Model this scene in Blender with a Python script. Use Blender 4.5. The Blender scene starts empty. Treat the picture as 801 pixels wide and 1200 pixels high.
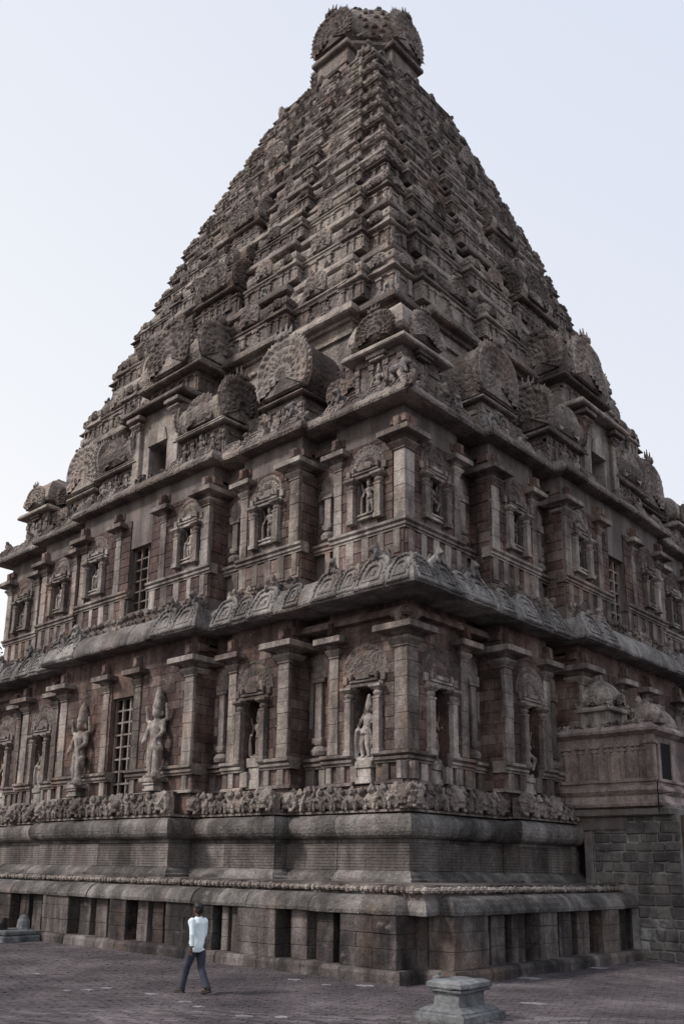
import bpy, bmesh, math, random
import numpy as np
from mathutils import Vector, Matrix, noise
random.seed(7); rnd = random.Random(11)
SC = bpy.context.scene; COL = SC.collection
PI = math.pi
# ------------------------------------------------------------------ camera
CAM = Vector((14.680, -18.885, 2.472)); YAW, PITCH, ROLL = 0.75522, 0.233658, 0.016229
FPX, PPX, PPY = 1060.23, 380.19, 764.41
fw = Vector((-math.sin(YAW)*math.cos(PITCH), math.cos(YAW)*math.cos(PITCH), math.sin(PITCH)))
rt0 = Vector((math.cos(YAW), math.sin(YAW), 0)); up0 = rt0.cross(fw)
rt = rt0*math.cos(ROLL)+up0*math.sin(ROLL); up = -rt0*math.sin(ROLL)+up0*math.cos(ROLL)
cd = bpy.data.cameras.new('camera'); cam = bpy.data.objects.new('camera', cd); COL.objects.link(cam)
M = Matrix.Identity(4)
for i in range(3): M[i][0] = rt[i]; M[i][1] = up[i]; M[i][2] = -fw[i]; M[i][3] = CAM[i]
cam.matrix_world = M
cd.sensor_fit = 'VERTICAL'; cd.sensor_height = 36; cd.lens = FPX/1200*36
cd.shift_x = (400.5-PPX)/1200; cd.shift_y = (PPY-600)/1200; cd.clip_end = 3000
SC.camera = cam
def pix(P):
    d = Vector(P)-CAM; z = d.dot(fw)
    if z < .1: return None
    return PPX+FPX*d.dot(rt)/z, PPY-FPX*d.dot(up)/z, z
# ------------------------------------------------------------------ light
SUN_EL, SUN_AZ = math.radians(40), math.radians(212)      # azimuth clockwise from +Y
w = bpy.data.worlds.new('World'); SC.world = w; w.use_nodes = True
nt = w.node_tree; bg = nt.nodes['Background']; bg.inputs[1].default_value = 0.1
sky = nt.nodes.new('ShaderNodeTexSky'); sky.sky_type = 'NISHITA'; sky.sun_disc = False
sky.sun_elevation = SUN_EL; sky.sun_rotation = SUN_AZ; sky.air_density = 1.0; sky.dust_density = 3.0
tc = nt.nodes.new('ShaderNodeTexCoord'); sp = nt.nodes.new('ShaderNodeSeparateXYZ')
nt.links.new(tc.outputs['Generated'], sp.inputs[0])
cr = nt.nodes.new('ShaderNodeValToRGB'); e = cr.color_ramp.elements
e[0].position = 0.0; e[0].color = (10.7, 10.7, 10.7, 1); e[1].position = 0.85; e[1].color = (7.7, 8.2, 9.4, 1)
n1 = cr.color_ramp.elements.new(.35); n1.color = (9.3, 9.5, 10.0, 1)
dt = nt.nodes.new('ShaderNodeVectorMath'); dt.operation = 'DOT_PRODUCT'; dt.inputs[1].default_value = (-.73*.5, -.68*.5, 0); nt.links.new(tc.outputs['Generated'], dt.inputs[0])
sb = nt.nodes.new('ShaderNodeMath'); sb.operation = 'SUBTRACT'; nt.links.new(sp.outputs['Z'], sb.inputs[0]); nt.links.new(dt.outputs['Value'], sb.inputs[1])   # brighter towards the low sun on the left
nt.links.new(sb.outputs[0], cr.inputs[0])
mx = nt.nodes.new('ShaderNodeMix'); mx.data_type = 'RGBA'; mx.inputs[0].default_value = 0.93
nt.links.new(sky.outputs[0], mx.inputs[6]); nt.links.new(cr.outputs[0], mx.inputs[7])
nt.links.new(mx.outputs[2], bg.inputs[0])
sl = bpy.data.lights.new('sun', 'SUN'); sl.energy = 3.0; sl.angle = math.radians(9); sl.color = (1, .93, .88)
so = bpy.data.objects.new('sun', sl); COL.objects.link(so)
sd = Vector((math.sin(SUN_AZ)*math.cos(SUN_EL), math.cos(SUN_AZ)*math.cos(SUN_EL), math.sin(SUN_EL)))
so.rotation_euler = sd.to_track_quat('Z', 'Y').to_euler(); so.location = (0, -60, 60)
SC.view_settings.view_transform = 'Standard'; SC.view_settings.look = 'None'
SC.view_settings.exposure = 0.0; SC.view_settings.gamma = 1.0
SC.cycles.max_bounces = 3; SC.cycles.diffuse_bounces = 1
# ------------------------------------------------------------------ materials
def mat(name, cols, scale=.5, rough=.9, bump=.5, carve=0.0, carve_scale=7, streak=.35, rnd_amt=.25, speck=.25, lines=0, spec=.25, grain=22, warm=0.0):
    cols = [(c[0]*.99, c[1]*1.0, c[2]*.99) for c in cols]
    m = bpy.data.materials.new(name); m.use_nodes = True; t = m.node_tree; N = t.nodes; L = t.links
    b = N['Principled BSDF']; b.inputs['Roughness'].default_value = rough
    b.inputs['Specular IOR Level'].default_value = spec
    geo = N.new('ShaderNodeNewGeometry'); oi = N.new('ShaderNodeObjectInfo')
    def nz(sc, det=5, vec=None, ro=.6):
        n = N.new('ShaderNodeTexNoise'); n.inputs['Scale'].default_value = sc; n.inputs['Detail'].default_value = det
        n.inputs['Roughness'].default_value = ro; L.new(vec or geo.outputs['Position'], n.inputs['Vector']); return n.outputs[0]
    def mth(op, a, b_, cl=False):
        n = N.new('ShaderNodeMath'); n.operation = op; n.use_clamp = cl
        for i, v in enumerate((a, b_)):
            if hasattr(v, 'links'): L.new(v, n.inputs[i])
            else: n.inputs[i].default_value = v
        return n.outputs[0]
    big = nz(scale, 6); ramp = N.new('ShaderNodeValToRGB'); es = ramp.color_ramp.elements
    es[0].position = .33; es[0].color = (*cols[0], 1); es[1].position = .68; es[1].color = (*cols[-1], 1)
    if len(cols) > 2: x = es.new(.5); x.color = (*cols[1], 1)
    v = mth('ADD', big, mth('MULTIPLY', mth('SUBTRACT', oi.outputs['Random'], .5), rnd_amt))
    v = mth('ADD', v, mth('MULTIPLY', mth('SUBTRACT', nz(6, 4), .5), .35)); L.new(v, ramp.inputs[0])
    col = ramp.outputs[0]
    def mul(c, f):
        n = N.new('ShaderNodeMix'); n.data_type = 'RGBA'; n.blend_type = 'MULTIPLY'; n.inputs[0].default_value = 1
        L.new(c, n.inputs[6]); L.new(f, n.inputs[7]); return n.outputs[2]
    def rng(x, a, b_, c, d):
        n = N.new('ShaderNodeMapRange'); n.inputs[1].default_value = a; n.inputs[2].default_value = b_
        n.inputs[3].default_value = c; n.inputs[4].default_value = d; L.new(x, n.inputs[0]); return n.outputs[0]
    mp = N.new('ShaderNodeMapping'); mp.inputs['Scale'].default_value = (1.6, 1.6, .22); L.new(geo.outputs['Position'], mp.inputs[0])
    st = nz(1.0, 5, mp.outputs[0], .65)
    col = mul(col, rng(st, .42, .62, 1-streak, 1.12))
    if warm:
        wn = rng(nz(.55, 4), .56, .72, 0, warm); n = N.new('ShaderNodeMix'); n.data_type = 'RGBA'; L.new(wn, n.inputs[0]); L.new(col, n.inputs[6]); n.inputs[7].default_value = (cols[-1][0]*1.05, cols[-1][1]*.80, cols[-1][2]*.66, 1); col = n.outputs[2]
        ln = rng(nz(2.7, 6, None, .7), .60, .72, 0, warm*.8); n = N.new('ShaderNodeMix'); n.data_type = 'RGBA'; L.new(ln, n.inputs[0]); L.new(col, n.inputs[6]); n.inputs[7].default_value = (.36, .345, .32, 1); col = n.outputs[2]
        bk = rng(nz(1.3, 6, None, .7), .60, .70, 0, warm*1.1); n = N.new('ShaderNodeMix'); n.data_type = 'RGBA'; L.new(bk, n.inputs[0]); L.new(col, n.inputs[6]); n.inputs[7].default_value = (.045, .042, .042, 1); col = n.outputs[2]
    fine = nz(grain, 6, None, .75)
    col = mul(col, rng(fine, .3, .7, 1-speck, 1+speck))
    L.new(col, b.inputs['Base Color'])
    h = mth('ADD', mth('MULTIPLY', nz(9, 6), .6), mth('MULTIPLY', nz(45, 5), .25))
    if carve:
        vo = N.new('ShaderNodeTexVoronoi'); vo.inputs['Scale'].default_value = carve_scale; vo.feature = 'SMOOTH_F1'
        dn = N.new('ShaderNodeVectorMath'); dn.operation = 'ADD'; L.new(geo.outputs['Position'], dn.inputs[0])
        nn = N.new('ShaderNodeTexNoise'); nn.inputs['Scale'].default_value = carve_scale*.6; L.new(geo.outputs['Position'], nn.inputs['Vector'])
        sc_ = N.new('ShaderNodeVectorMath'); sc_.operation = 'SCALE'; sc_.inputs[3].default_value = .35; L.new(nn.outputs[1], sc_.inputs[0]); L.new(sc_.outputs[0], dn.inputs[1])
        L.new(dn.outputs[0], vo.inputs['Vector'])
        h = mth('ADD', h, mth('MULTIPLY', vo.outputs[0], -carve))
    if lines:
        sx = N.new('ShaderNodeSeparateXYZ'); L.new(geo.outputs['Position'], sx.inputs[0])
        wv = mth('SINE', mth('MULTIPLY', sx.outputs['Z'], 78), 0)
        mp2 = N.new('ShaderNodeMapping'); mp2.inputs['Scale'].default_value = (24, 24, 12); L.new(geo.outputs['Position'], mp2.inputs[0])
        gl = nz(1, 2, mp2.outputs[0]); h = mth('ADD', h, mth('MULTIPLY', mth('MULTIPLY', mth('MAXIMUM', wv, 0), mth('GREATER_THAN', gl, .48)), lines))
    bp = N.new('ShaderNodeBump'); bp.inputs['Strength'].default_value = bump; bp.inputs['Distance'].default_value = .07
    L.new(h, bp.inputs['Height']); L.new(bp.outputs[0], b.inputs['Normal'])
    return m
M_ = {}
M_['wall'] = mat('granite_wall', [(.085,.053,.048),(.158,.108,.096),(.240,.182,.162)], .9, rnd_amt=.28, streak=.5, carve=.2, speck=.45, bump=.8, warm=.5)
M_['joint'] = mat('pale_joint_mortar', [(.14,.115,.107),(.21,.178,.165)], .9, rnd_amt=0, streak=.4)
M_['trim'] = mat('granite_trim', [(.13,.102,.093),(.245,.205,.186),(.39,.345,.315)], .8, rnd_amt=.25, streak=.5, speck=.45, bump=.8, carve=.15, carve_scale=12, warm=.45)
M_['corn'] = mat('granite_cornice', [(.125,.113,.110),(.205,.188,.182),(.30,.278,.265)], 1.0, rnd_amt=.3, streak=.4, carve=.7, carve_scale=10, speck=.5, bump=.9, warm=.3)
M_['base'] = mat('granite_base_moulding', [(.080,.072,.070),(.145,.132,.127),(.225,.207,.197)], 1.0, rnd_amt=.3, streak=.5, carve=.5, carve_scale=10, speck=.5, bump=.9, warm=.35)
M_['carve'] = mat('granite_carved', [(.11,.088,.080),(.195,.163,.15),(.30,.255,.23)], .8, rnd_amt=.4, carve=1.1, carve_scale=9, bump=1.0, speck=.5, warm=.3)
M_['tower'] = mat('granite_tower', [(.115,.092,.084),(.212,.176,.160),(.335,.287,.257)], .7, rnd_amt=.45, carve=1.0, carve_scale=7.5, bump=1.0, speck=.5, warm=.35)
M_['plinth'] = mat('granite_plinth', [(.050,.043,.043),(.112,.095,.091),(.20,.172,.163)], .9, rnd_amt=.4, streak=.65, speck=.45, bump=.9, warm=.4)
M_['inscr'] = mat('granite_inscribed', [(.080,.070,.067),(.138,.120,.113),(.205,.178,.166)], .9, rnd_amt=.3, streak=.4, lines=.6, bump=.9, speck=.4, warm=.3)
M_['pale'] = mat('pale_carved_stone', [(.22,.185,.17),(.40,.35,.32),(.56,.50,.46)], 2.6, rnd_amt=.2, streak=.5, carve=.5, carve_scale=18, speck=.4, bump=.8, warm=.3)
M_['red'] = mat('red_weathered_plaster', [(.165,.125,.12),(.265,.205,.192),(.37,.305,.285)], 1.1, streak=.5, rnd_amt=.15, carve=.35, carve_scale=9, bump=.8, speck=.4, warm=.3)
M_['rubble'] = mat('rubble_stone', [(.075,.068,.067),(.13,.118,.114),(.20,.178,.168)], 1.4, rnd_amt=.3, streak=.3, speck=.4, bump=.8, warm=.3)
M_['mortar'] = mat('lime_mortar', [(.17,.16,.152),(.25,.235,.225),(.36,.34,.325)], 2, rnd_amt=0, streak=.35)
M_['brick'] = mat('paving_brick', [(.050,.043,.047),(.092,.077,.083),(.15,.13,.136)], .45, rnd_amt=.3, streak=0, speck=.45, bump=.8, grain=30)
M_['sand'] = mat('ground_earth', [(.045,.036,.040),(.07,.056,.062),(.10,.082,.088)], .3, rnd_amt=0, streak=0)
M_['white'] = mat('whitewash_mark', [(.10,.095,.10),(.19,.18,.19),(.30,.29,.305)], 4, rnd_amt=0, streak=0)
M_['limed'] = mat('limewashed_stone', [(.10,.092,.09),(.22,.205,.20),(.42,.40,.39)], 2.6, rnd_amt=.2, streak=.3, speck=.4, bump=.8)
M_['ped'] = mat('grey_granite_altar', [(.09,.092,.098),(.155,.158,.165),(.235,.238,.245)], 2.2, rnd_amt=0, streak=.25, bump=.8)
M_['dark'] = mat('shade_and_iron_black', [(.008,.007,.007),(.012,.010,.010)], 1, rnd_amt=0)  # near-black that paints shade inside openings; also colours the iron pipe
M_['wood'] = mat('old_wood', [(.07,.055,.04),(.13,.10,.075)], 2, rnd_amt=0)
M_['leaf'] = mat('leaf', [(.04,.07,.05),(.07,.11,.08)], 2, rnd_amt=0, streak=0)
M_['shirt'] = mat('pale_blue_cotton', [(.60,.68,.72),(.66,.74,.78)], 3, rnd_amt=0, streak=0, speck=.03, bump=.1, grain=60)
M_['trouser'] = mat('dark_cotton', [(.028,.030,.042),(.050,.054,.075)], 3, rnd_amt=0, streak=0, speck=.08, bump=.1)
M_['skin'] = mat('brown_skin', [(.085,.045,.03),(.10,.055,.038)], 3, rnd_amt=0, streak=0, speck=.05, bump=.05, rough=.55)
M_['hair'] = mat('black_hair', [(.008,.007,.007),(.014,.012,.012)], 9, rnd_amt=0, streak=0, rough=.5)
M_['shoe'] = mat('dark_leather', [(.015,.012,.010),(.03,.024,.02)], 9, rnd_amt=0, streak=0, rough=.6)
# ------------------------------------------------------------------ mesh helpers
class MB:
    def __init__(s): s.v = []; s.f = []
    def add(s, v, f):
        o = len(s.v); s.v += [tuple(p) for p in v]; s.f += [tuple(i+o for i in q) for q in f]; return s
    def box(s, x0, x1, y0, y1, z0, z1):
        return s.add([(x0,y0,z0),(x1,y0,z0),(x1,y1,z0),(x0,y1,z0),(x0,y0,z1),(x1,y0,z1),(x1,y1,z1),(x0,y1,z1)],
                     [(0,3,2,1),(4,5,6,7),(0,1,5,4),(1,2,6,5),(2,3,7,6),(3,0,4,7)])
    def cbox(s, x0, x1, y0, y1, z0, z1, b=.015):
        v = []; c = {}
        for i, x in enumerate((x0, x1)):
            for j, y in enumerate((y0, y1)):
                for k, z in enumerate((z0, z1)):
                    sx, sy, sz = (1-2*i)*b, (1-2*j)*b, (1-2*k)*b
                    c[i,j,k] = len(v); v += [(x, y+sy, z+sz), (x+sx, y, z+sz), (x+sx, y+sy, z)]
        q = lambda *a: tuple(c[p[:3]]+p[3] for p in a)
        f = []
        for ax in range(3):
            o = [a for a in range(3) if a != ax]
            for sd in (0, 1):
                ps = []
                for a, b_ in ((0,0),(1,0),(1,1),(0,1)):
                    p = [0,0,0]; p[ax] = sd; p[o[0]] = a; p[o[1]] = b_; ps.append((*p, ax))
                f.append(q(*ps))
            for a in (0, 1):
                for b_ in (0, 1):
                    p0 = [0,0,0]; p1 = [0,0,0]; p0[o[0]] = p1[o[0]] = a; p0[o[1]] = p1[o[1]] = b_; p1[ax] = 1
                    f.append(q((*p0, o[0]), (*p1, o[0]), (*p1, o[1]), (*p0, o[1])))
        for k_, i0 in c.items(): f.append((i0, i0+1, i0+2))
        return s.add(v, f)
    def rings(s, rs, cap0=True, cap1=True, closed=True):
        n = len(rs[0]); f = []; m = n if closed else n-1
        for i in range(len(rs)-1):
            for j in range(m):
                k = (j+1) % n; f.append((i*n+j, i*n+k, (i+1)*n+k, (i+1)*n+j))
        if cap0: f.append(tuple(range(n-1, -1, -1)))
        if cap1: f.append(tuple((len(rs)-1)*n+j for j in range(n)))
        return s.add([p for r in rs for p in r], f)
    def lathe(s, prof, n=12, cx=0, cy=0, sx=1, sy=1, ph=0):
        return s.rings([[(cx+r*sx*math.cos(ph+2*PI*j/n), cy+r*sy*math.sin(ph+2*PI*j/n), z) for j in range(n)] for r, z in prof])
    def square(s, prof, cx=0, cy=0, dx=0, dy=0, sub=1):    # square rings, half width r plus dx/dy
        rs = []
        for r, z in prof:
            X, Y = r+dx, r+dy; c = [(-X,-Y),(X,-Y),(X,Y),(-X,Y)]; ring = []
            for a in range(4):
                for t in range(sub):
                    p, q_ = c[a], c[(a+1) % 4]; u = t/sub; ring.append((cx+p[0]*(1-u)+q_[0]*u, cy+p[1]*(1-u)+q_[1]*u, z))
            rs.append(ring)
        return s.rings(rs)
    def prism(s, pts, y0, y1):    # pts in (x,z), extruded along y
        return s.rings([[(x, y0, z) for x, z in pts], [(x, y1, z) for x, z in pts]])
    def ball(s, c, r, n=10, m=7):
        rx, ry, rz = (r, r, r) if not hasattr(r, '__len__') else r
        return s.rings([[(c[0]+rx*math.sin(a)*math.cos(2*PI*j/n), c[1]+ry*math.sin(a)*math.sin(2*PI*j/n), c[2]-rz*math.cos(a)) for j in range(n)]
                        for a in [PI*(i+.35)/(m+.7-1+0.0) if False else .12+(PI-.24)*i/(m-1) for i in range(m)]])
    def tube(s, pts, rad, n=10, flat=1.0):
        pts = [Vector(p) for p in pts]; rs = []
        for i, p in enumerate(pts):
            d = (pts[min(i+1, len(pts)-1)]-pts[max(i-1, 0)]).normalized()
            a = d.cross(Vector((0, 1, .01)))
            if a.length < .2: a = d.cross(Vector((1, 0, 0)))
            a.normalize(); b = d.cross(a).normalized()
            rs.append([tuple(p+a*rad[i]*math.cos(2*PI*j/n)+b*rad[i]*flat*math.sin(2*PI*j/n)) for j in range(n)])
        return s.rings(rs)
    def jitter(s, amp, sc=1.5, seed=0.0):
        o = Vector((seed*3.7, seed*1.3, seed)); nv = []
        for p in s.v:
            q = noise.noise_vector(Vector(p)*sc+o); nv.append((p[0]+q[0]*amp, p[1]+q[1]*amp, p[2]+q[2]*amp))
        s.v = nv; return s
    def mesh(s, name, m, smooth=False, auto=None):
        me = bpy.data.meshes.new(name); me.from_pydata(s.v, [], s.f)
        bm = bmesh.new(); bm.from_mesh(me); bmesh.ops.recalc_face_normals(bm, faces=bm.faces); bm.to_mesh(me); bm.free()
        me.materials.append(M_[m])
        if smooth: me.polygons.foreach_set('use_smooth', [True]*len(me.polygons))
        return me
def obj(name, me, parent=None, loc=(0,0,0), rz=0, sc=None, kind=None, label=None, rot=None):
    o = bpy.data.objects.new(name, me); COL.objects.link(o)
    if parent is not None: o.parent = parent
    o.location = loc; o.rotation_euler = rot or (0, 0, rz)
    if sc is not None: o.scale = (sc, sc, sc) if not hasattr(sc, '__len__') else sc
    if kind: o['kind'] = kind
    if label: o['label'] = label
    return o
def thing(name, label, cat, loc=(0,0,0), group=None, me=None, rz=0, sc=None):
    o = obj(name, me, None, loc, rz, sc, None, label); o['category'] = cat
    if group: o['group'] = group
    return o
def remesh(mb, name, m, vox, smooth=True, dec=None):
    me = bpy.data.meshes.new('t'); me.from_pydata(mb.v, [], mb.f)
    bm = bmesh.new(); bm.from_mesh(me); bmesh.ops.recalc_face_normals(bm, faces=bm.faces); bm.to_mesh(me); bm.free()
    o = bpy.data.objects.new('t', me); COL.objects.link(o)
    md = o.modifiers.new('r', 'REMESH'); md.mode = 'VOXEL'; md.voxel_size = vox
    sm = o.modifiers.new('s', 'SMOOTH'); sm.iterations = 1; sm.factor = .5
    if dec: dm = o.modifiers.new('d', 'DECIMATE'); dm.ratio = dec
    dg = bpy.context.evaluated_depsgraph_get(); ev = o.evaluated_get(dg)
    out = bpy.data.meshes.new_from_object(ev); out.name = name; out.materials.clear(); out.materials.append(M_[m])
    if smooth: out.polygons.foreach_set('use_smooth', [True]*len(out.polygons))
    bpy.data.objects.remove(o); return out
# ------------------------------------------------------------------ temple frame
S = 24.0; TC = Vector((-12, 12, 0))
temple = thing('temple_tower', 'tall stepped pyramid temple tower of carved brown granite with domed crown', 'temple', TC)
def FP(face, u, w, z=0):    # face coordinates -> (world location, z rotation); u along the face, w outward
    if face == 0: return Vector((-u, -w, z)), PI
    if face == 1: return Vector((w, u, z)), -PI/2
    if face == 2: return Vector((-S-w, u, z)), PI/2
    if face == 4: return Vector((w, -u, z)), -PI/2      # bay returns of the left face, looking towards the near corner
    if face == 5: return Vector((u, -w, z)), PI         # bay returns of the right face
    return Vector((-u, S+w, z)), 0
def tl(v): return Vector(v)-TC
def part(name, me, face, u, w, z, sc=None, parent=None, flip=False, drz=0, **k):
    p, rz = FP(face, u, w, z); return obj(name, me, temple, tl(p), rz+drz, sc, **k)
def outline(side_pts, u_of=None):
    """side_pts: [(u,w)...] from near corner to the middle; mirrored; returns clockwise xy list"""
    full = side_pts+[(S-u, w_) for u, w_ in reversed(side_pts)]
    out = []
    for face in (0, 2, 3, 1):
        pts = [FP(face, u, w_)[0] for u, w_ in full]
        if face in (3, 1): pts = pts[::-1]
        out += [(p.x, p.y) for p in pts]
    # order: L near->far, W near->far, N far->near(u reversed), R far->near
    res = []
    for p in out:
        if not res or abs(p[0]-res[-1][0])+abs(p[1]-res[-1][1]) > 1e-5: res.append(p)
    if abs(res[0][0]-res[-1][0])+abs(res[0][1]-res[-1][1]) < 1e-5: res.pop()
    return res
def steps(a, uB=None, wB=None, uC=None, wC=None):
    p = [(-a, a)]
    if uB is not None: p += [(uB, a), (uB, wB)]
    if uC is not None: p += [(uC, wB if wB is not None else a), (uC, wC)]
    return p
def sweep(mb, poly, prof, cap=True):
    n = len(poly); nor = []
    for i in range(n):
        a, b = poly[i], poly[(i+1) % n]; d = (b[0]-a[0], b[1]-a[1]); l = math.hypot(*d); nor.append((d[1]/l*1.0, -d[0]/l) if False else (-d[1]/l, d[0]/l))
    rs = []
    for dd, z in prof:
        rs.append([(poly[i][0]+dd*(nor[i][0]+nor[i-1][0]), poly[i][1]+dd*(nor[i][1]+nor[i-1][1]), z) for i in range(n)])
    return mb.rings(rs, cap, cap)
def courses(name, poly, prof, mkey, length=1.3, amp=.012, faces=(0, 1), gap=.006, back=True, sub=.45):
    """each stone of a moulded course is its own part on the two visible sides"""
    n = len(poly); nor = []; dirs = []; ls = []
    for i in range(n):
        a, b = poly[i], poly[(i+1) % n]; d = (b[0]-a[0], b[1]-a[1]); l = math.hypot(*d)
        dirs.append((d[0]/l, d[1]/l)); nor.append((-d[1]/l, d[0]/l)); ls.append(l)
    for i in range(n):
        a, dr, nr, npv, nnx, l = poly[i], dirs[i], nor[i], nor[i-1], nor[(i+1) % n], ls[i]
        vis = nr[1] < -.5 or nr[0] > .5
        if not vis and not back: continue
        k = max(1, round(l/length)) if vis else 1
        cuts = [0]+[ (j+rnd.uniform(-.2, .2))/k*l for j in range(1, k)]+[l]
        for j in range(k):
            t0, t1 = cuts[j], cuts[j+1]; g0 = gap if j else 0; g1 = gap if j < k-1 else 0
            ox, oz = (rnd.uniform(-amp, amp), rnd.uniform(-amp, amp)*.4) if vis and l > .5 else (0, 0)
            m = max(1, int((t1-t0)/sub)) if vis else 1; rs = []
            for q in range(m+1):
                t = t0+g0+(t1-g1-t0-g0)*q/m; r = []
                for dd, z in prof:
                    x = a[0]+dr[0]*t+nr[0]*(dd+ox); y = a[1]+dr[1]*t+nr[1]*(dd+ox)
                    if q == 0 and j == 0: x += npv[0]*dd; y += npv[1]*dd
                    if q == m and j == k-1: x += nnx[0]*dd; y += nnx[1]*dd
                    r.append((x, y, z+oz))
                rs.append(r)
            mb = MB().rings(rs)
            if vis: mb.jitter(amp*1.2, 1.7, 0)
            c = Vector((sum(v[0] for v in mb.v)/len(mb.v), sum(v[1] for v in mb.v)/len(mb.v), prof[0][1]))
            mb.v = [(v[0]-c.x, v[1]-c.y, v[2]-c.z) for v in mb.v]
            obj(name, mb.mesh(name, mkey), temple, tl(c))
# ------------------------------------------------------------------ carved figures (remeshed, shared)
def limb(mb, pts, rad): 
    mb.tube(pts, rad, 8)
    for p, r in zip(pts, rad): mb.ball(p, r*1.02, 8, 6)
def deity(kind=0):
    """standing crowned guardian about 1.8 m, facing +y"""
    mb = MB(); h = .10 if kind == 0 else -.08
    hip = (h, 0, .86); che = (-h*.4, .02, 1.22)
    mb.box(-.32, .32, -.2, .2, 0, .1)
    limb(mb, [(h+.09, 0, .84), (h+.12, .05, .48), (h*.5+.12, .02, .12)], [.115, .085, .06])
    if kind == 2: limb(mb, [(h-.1, .02, .84), (h-.32, .18, .66), (h-.12, .2, .3)], [.115, .09, .06])
    else: limb(mb, [(h-.09, 0, .84), (h-.13, .08, .48), (h-.17, .03, .12)], [.115, .085, .06])
    for x in (h*.5+.12, h-.17): mb.ball((x, .1, .12), (.06, .13, .05), 8, 6)
    mb.tube([hip, (h*.3, .02, 1.02), che, (-h*.5, .01, 1.36)], [.185, .135, .185, .13], 12, .7)
    mb.tube([(h, .03, .95), (h, .03, .80)], [.2, .215], 12, .7)
    mb.ball((0-h*.4, .03, 1.52), (.095, .105, .13), 10, 8); mb.tube([(-h*.5, 0, 1.34), (-h*.4, 0, 1.5)], [.065, .06], 8)
    mb.lathe([(.12, 1.57), (.13, 1.62), (.115, 1.70), (.085, 1.82), (.07, 1.90), (.03, 1.98)], 10, -h*.4, .01)
    for s in (-1, 1):
        mb.ball((-h*.4+s*.11, 0, 1.5), (.035, .05, .08), 6, 5)
        sh = (s*.21-h*.4, 0, 1.33)
        limb(mb, [sh, (s*.33, .06, 1.06), (s*.22 if s > 0 else -.30, .2, .9 if s > 0 else 1.1)], [.07, .055, .045])
        limb(mb, [sh, (s*.38, -.02, 1.22), (s*.42, .04, 1.5)], [.06, .05, .04]); mb.ball((s*.42, .06, 1.58), (.05, .04, .09), 6, 5)
    mb.tube([(.36, .12, 0.1), (.33, .18, .7), (.28, .2, .95)], [.09, .06, .04], 8)
    mb.box(-.34, .34, -.22, -.10, 0, 1.45); mb.ball((0, -.14, 1.45), (.34, .07, .36), 14, 8)
    for s in (-1, 1): limb(mb, [(h+s*.2, .03, .9), (h+s*.27, .02, .6), (h+s*.22, .02, .4)], [.035, .03, .025])
    return mb
def dvarapala():
    """big guardian leaning on a club with one leg raised, facing +y"""
    mb = MB(); mb.box(-.42, .42, -.2, .25, 0, .12)
    limb(mb, [(.12, 0, 1.05), (.17, .05, .6), (.16, 0, .15)], [.17, .12, .08]); mb.ball((.18, .12, .16), (.08, .16, .06), 8, 6)
    limb(mb, [(-.06, .03, 1.05), (-.42, .2, .92), (-.36, .16, .45)], [.17, .125, .08]); mb.ball((-.38, .24, .42), (.08, .15, .06), 8, 6)
    mb.tube([(.04, 0, 1.02), (.0, .02, 1.28), (-.04, .04, 1.62), (-.04, .02, 1.82)], [.25, .19, .27, .17], 14, .7)
    mb.ball((-.07, .07, 2.02), (.14, .15, .18), 12, 8); mb.tube([(-.05, .0, 1.8), (-.06, .03, 2.0)], [.1, .09], 8)
    mb.lathe([(.17, 2.1), (.19, 2.18), (.17, 2.3), (.14, 2.46), (.15, 2.5), (.10, 2.66), (.04, 2.8)], 12, -.07, .02)
    limb(mb, [(-.30, .02, 1.72), (-.46, .12, 1.42), (-.33, .28, 1.2)], [.1, .08, .065])
    limb(mb, [(.24, .02, 1.72), (.42, .05, 1.4), (.30, .22, 1.16)], [.1, .08, .065])
    limb(mb, [(-.28, .0, 1.76), (-.48, .0, 1.82), (-.5, .05, 2.1)], [.085, .07, .055]); mb.ball((-.5, .08, 2.2), (.06, .05, .1), 6, 5)
    limb(mb, [(.26, .0, 1.76), (.45, .0, 1.84), (.42, .05, 2.12)], [.085, .07, .055]); mb.ball((.42, .08, 2.2), (.06, .05, .1), 6, 5)
    mb.tube([(-.46, .3, .1), (-.40, .3, .8), (-.34, .3, 1.2)], [.13, .09, .06], 10); mb.ball((-.46, .3, .2), .15, 8, 6)
    mb.ball((-.42, .26, .12), (.2, .12, .1), 8, 6)
    for s in (-1, 1): mb.ball((-.07+s*.17, 0, 1.98), (.05, .06, .11), 6, 5); limb(mb, [(.04+s*.24, .02, 1.1), (.1+s*.34, .02, .75), (.1+s*.28, .02, .5)], [.05, .04, .03])
    mb.box(-.48, .46, -.22, -.12, 0, 1.9); mb.ball((0, -.16, 1.9), (.47, .06, .75), 16, 8)
    return mb
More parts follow.
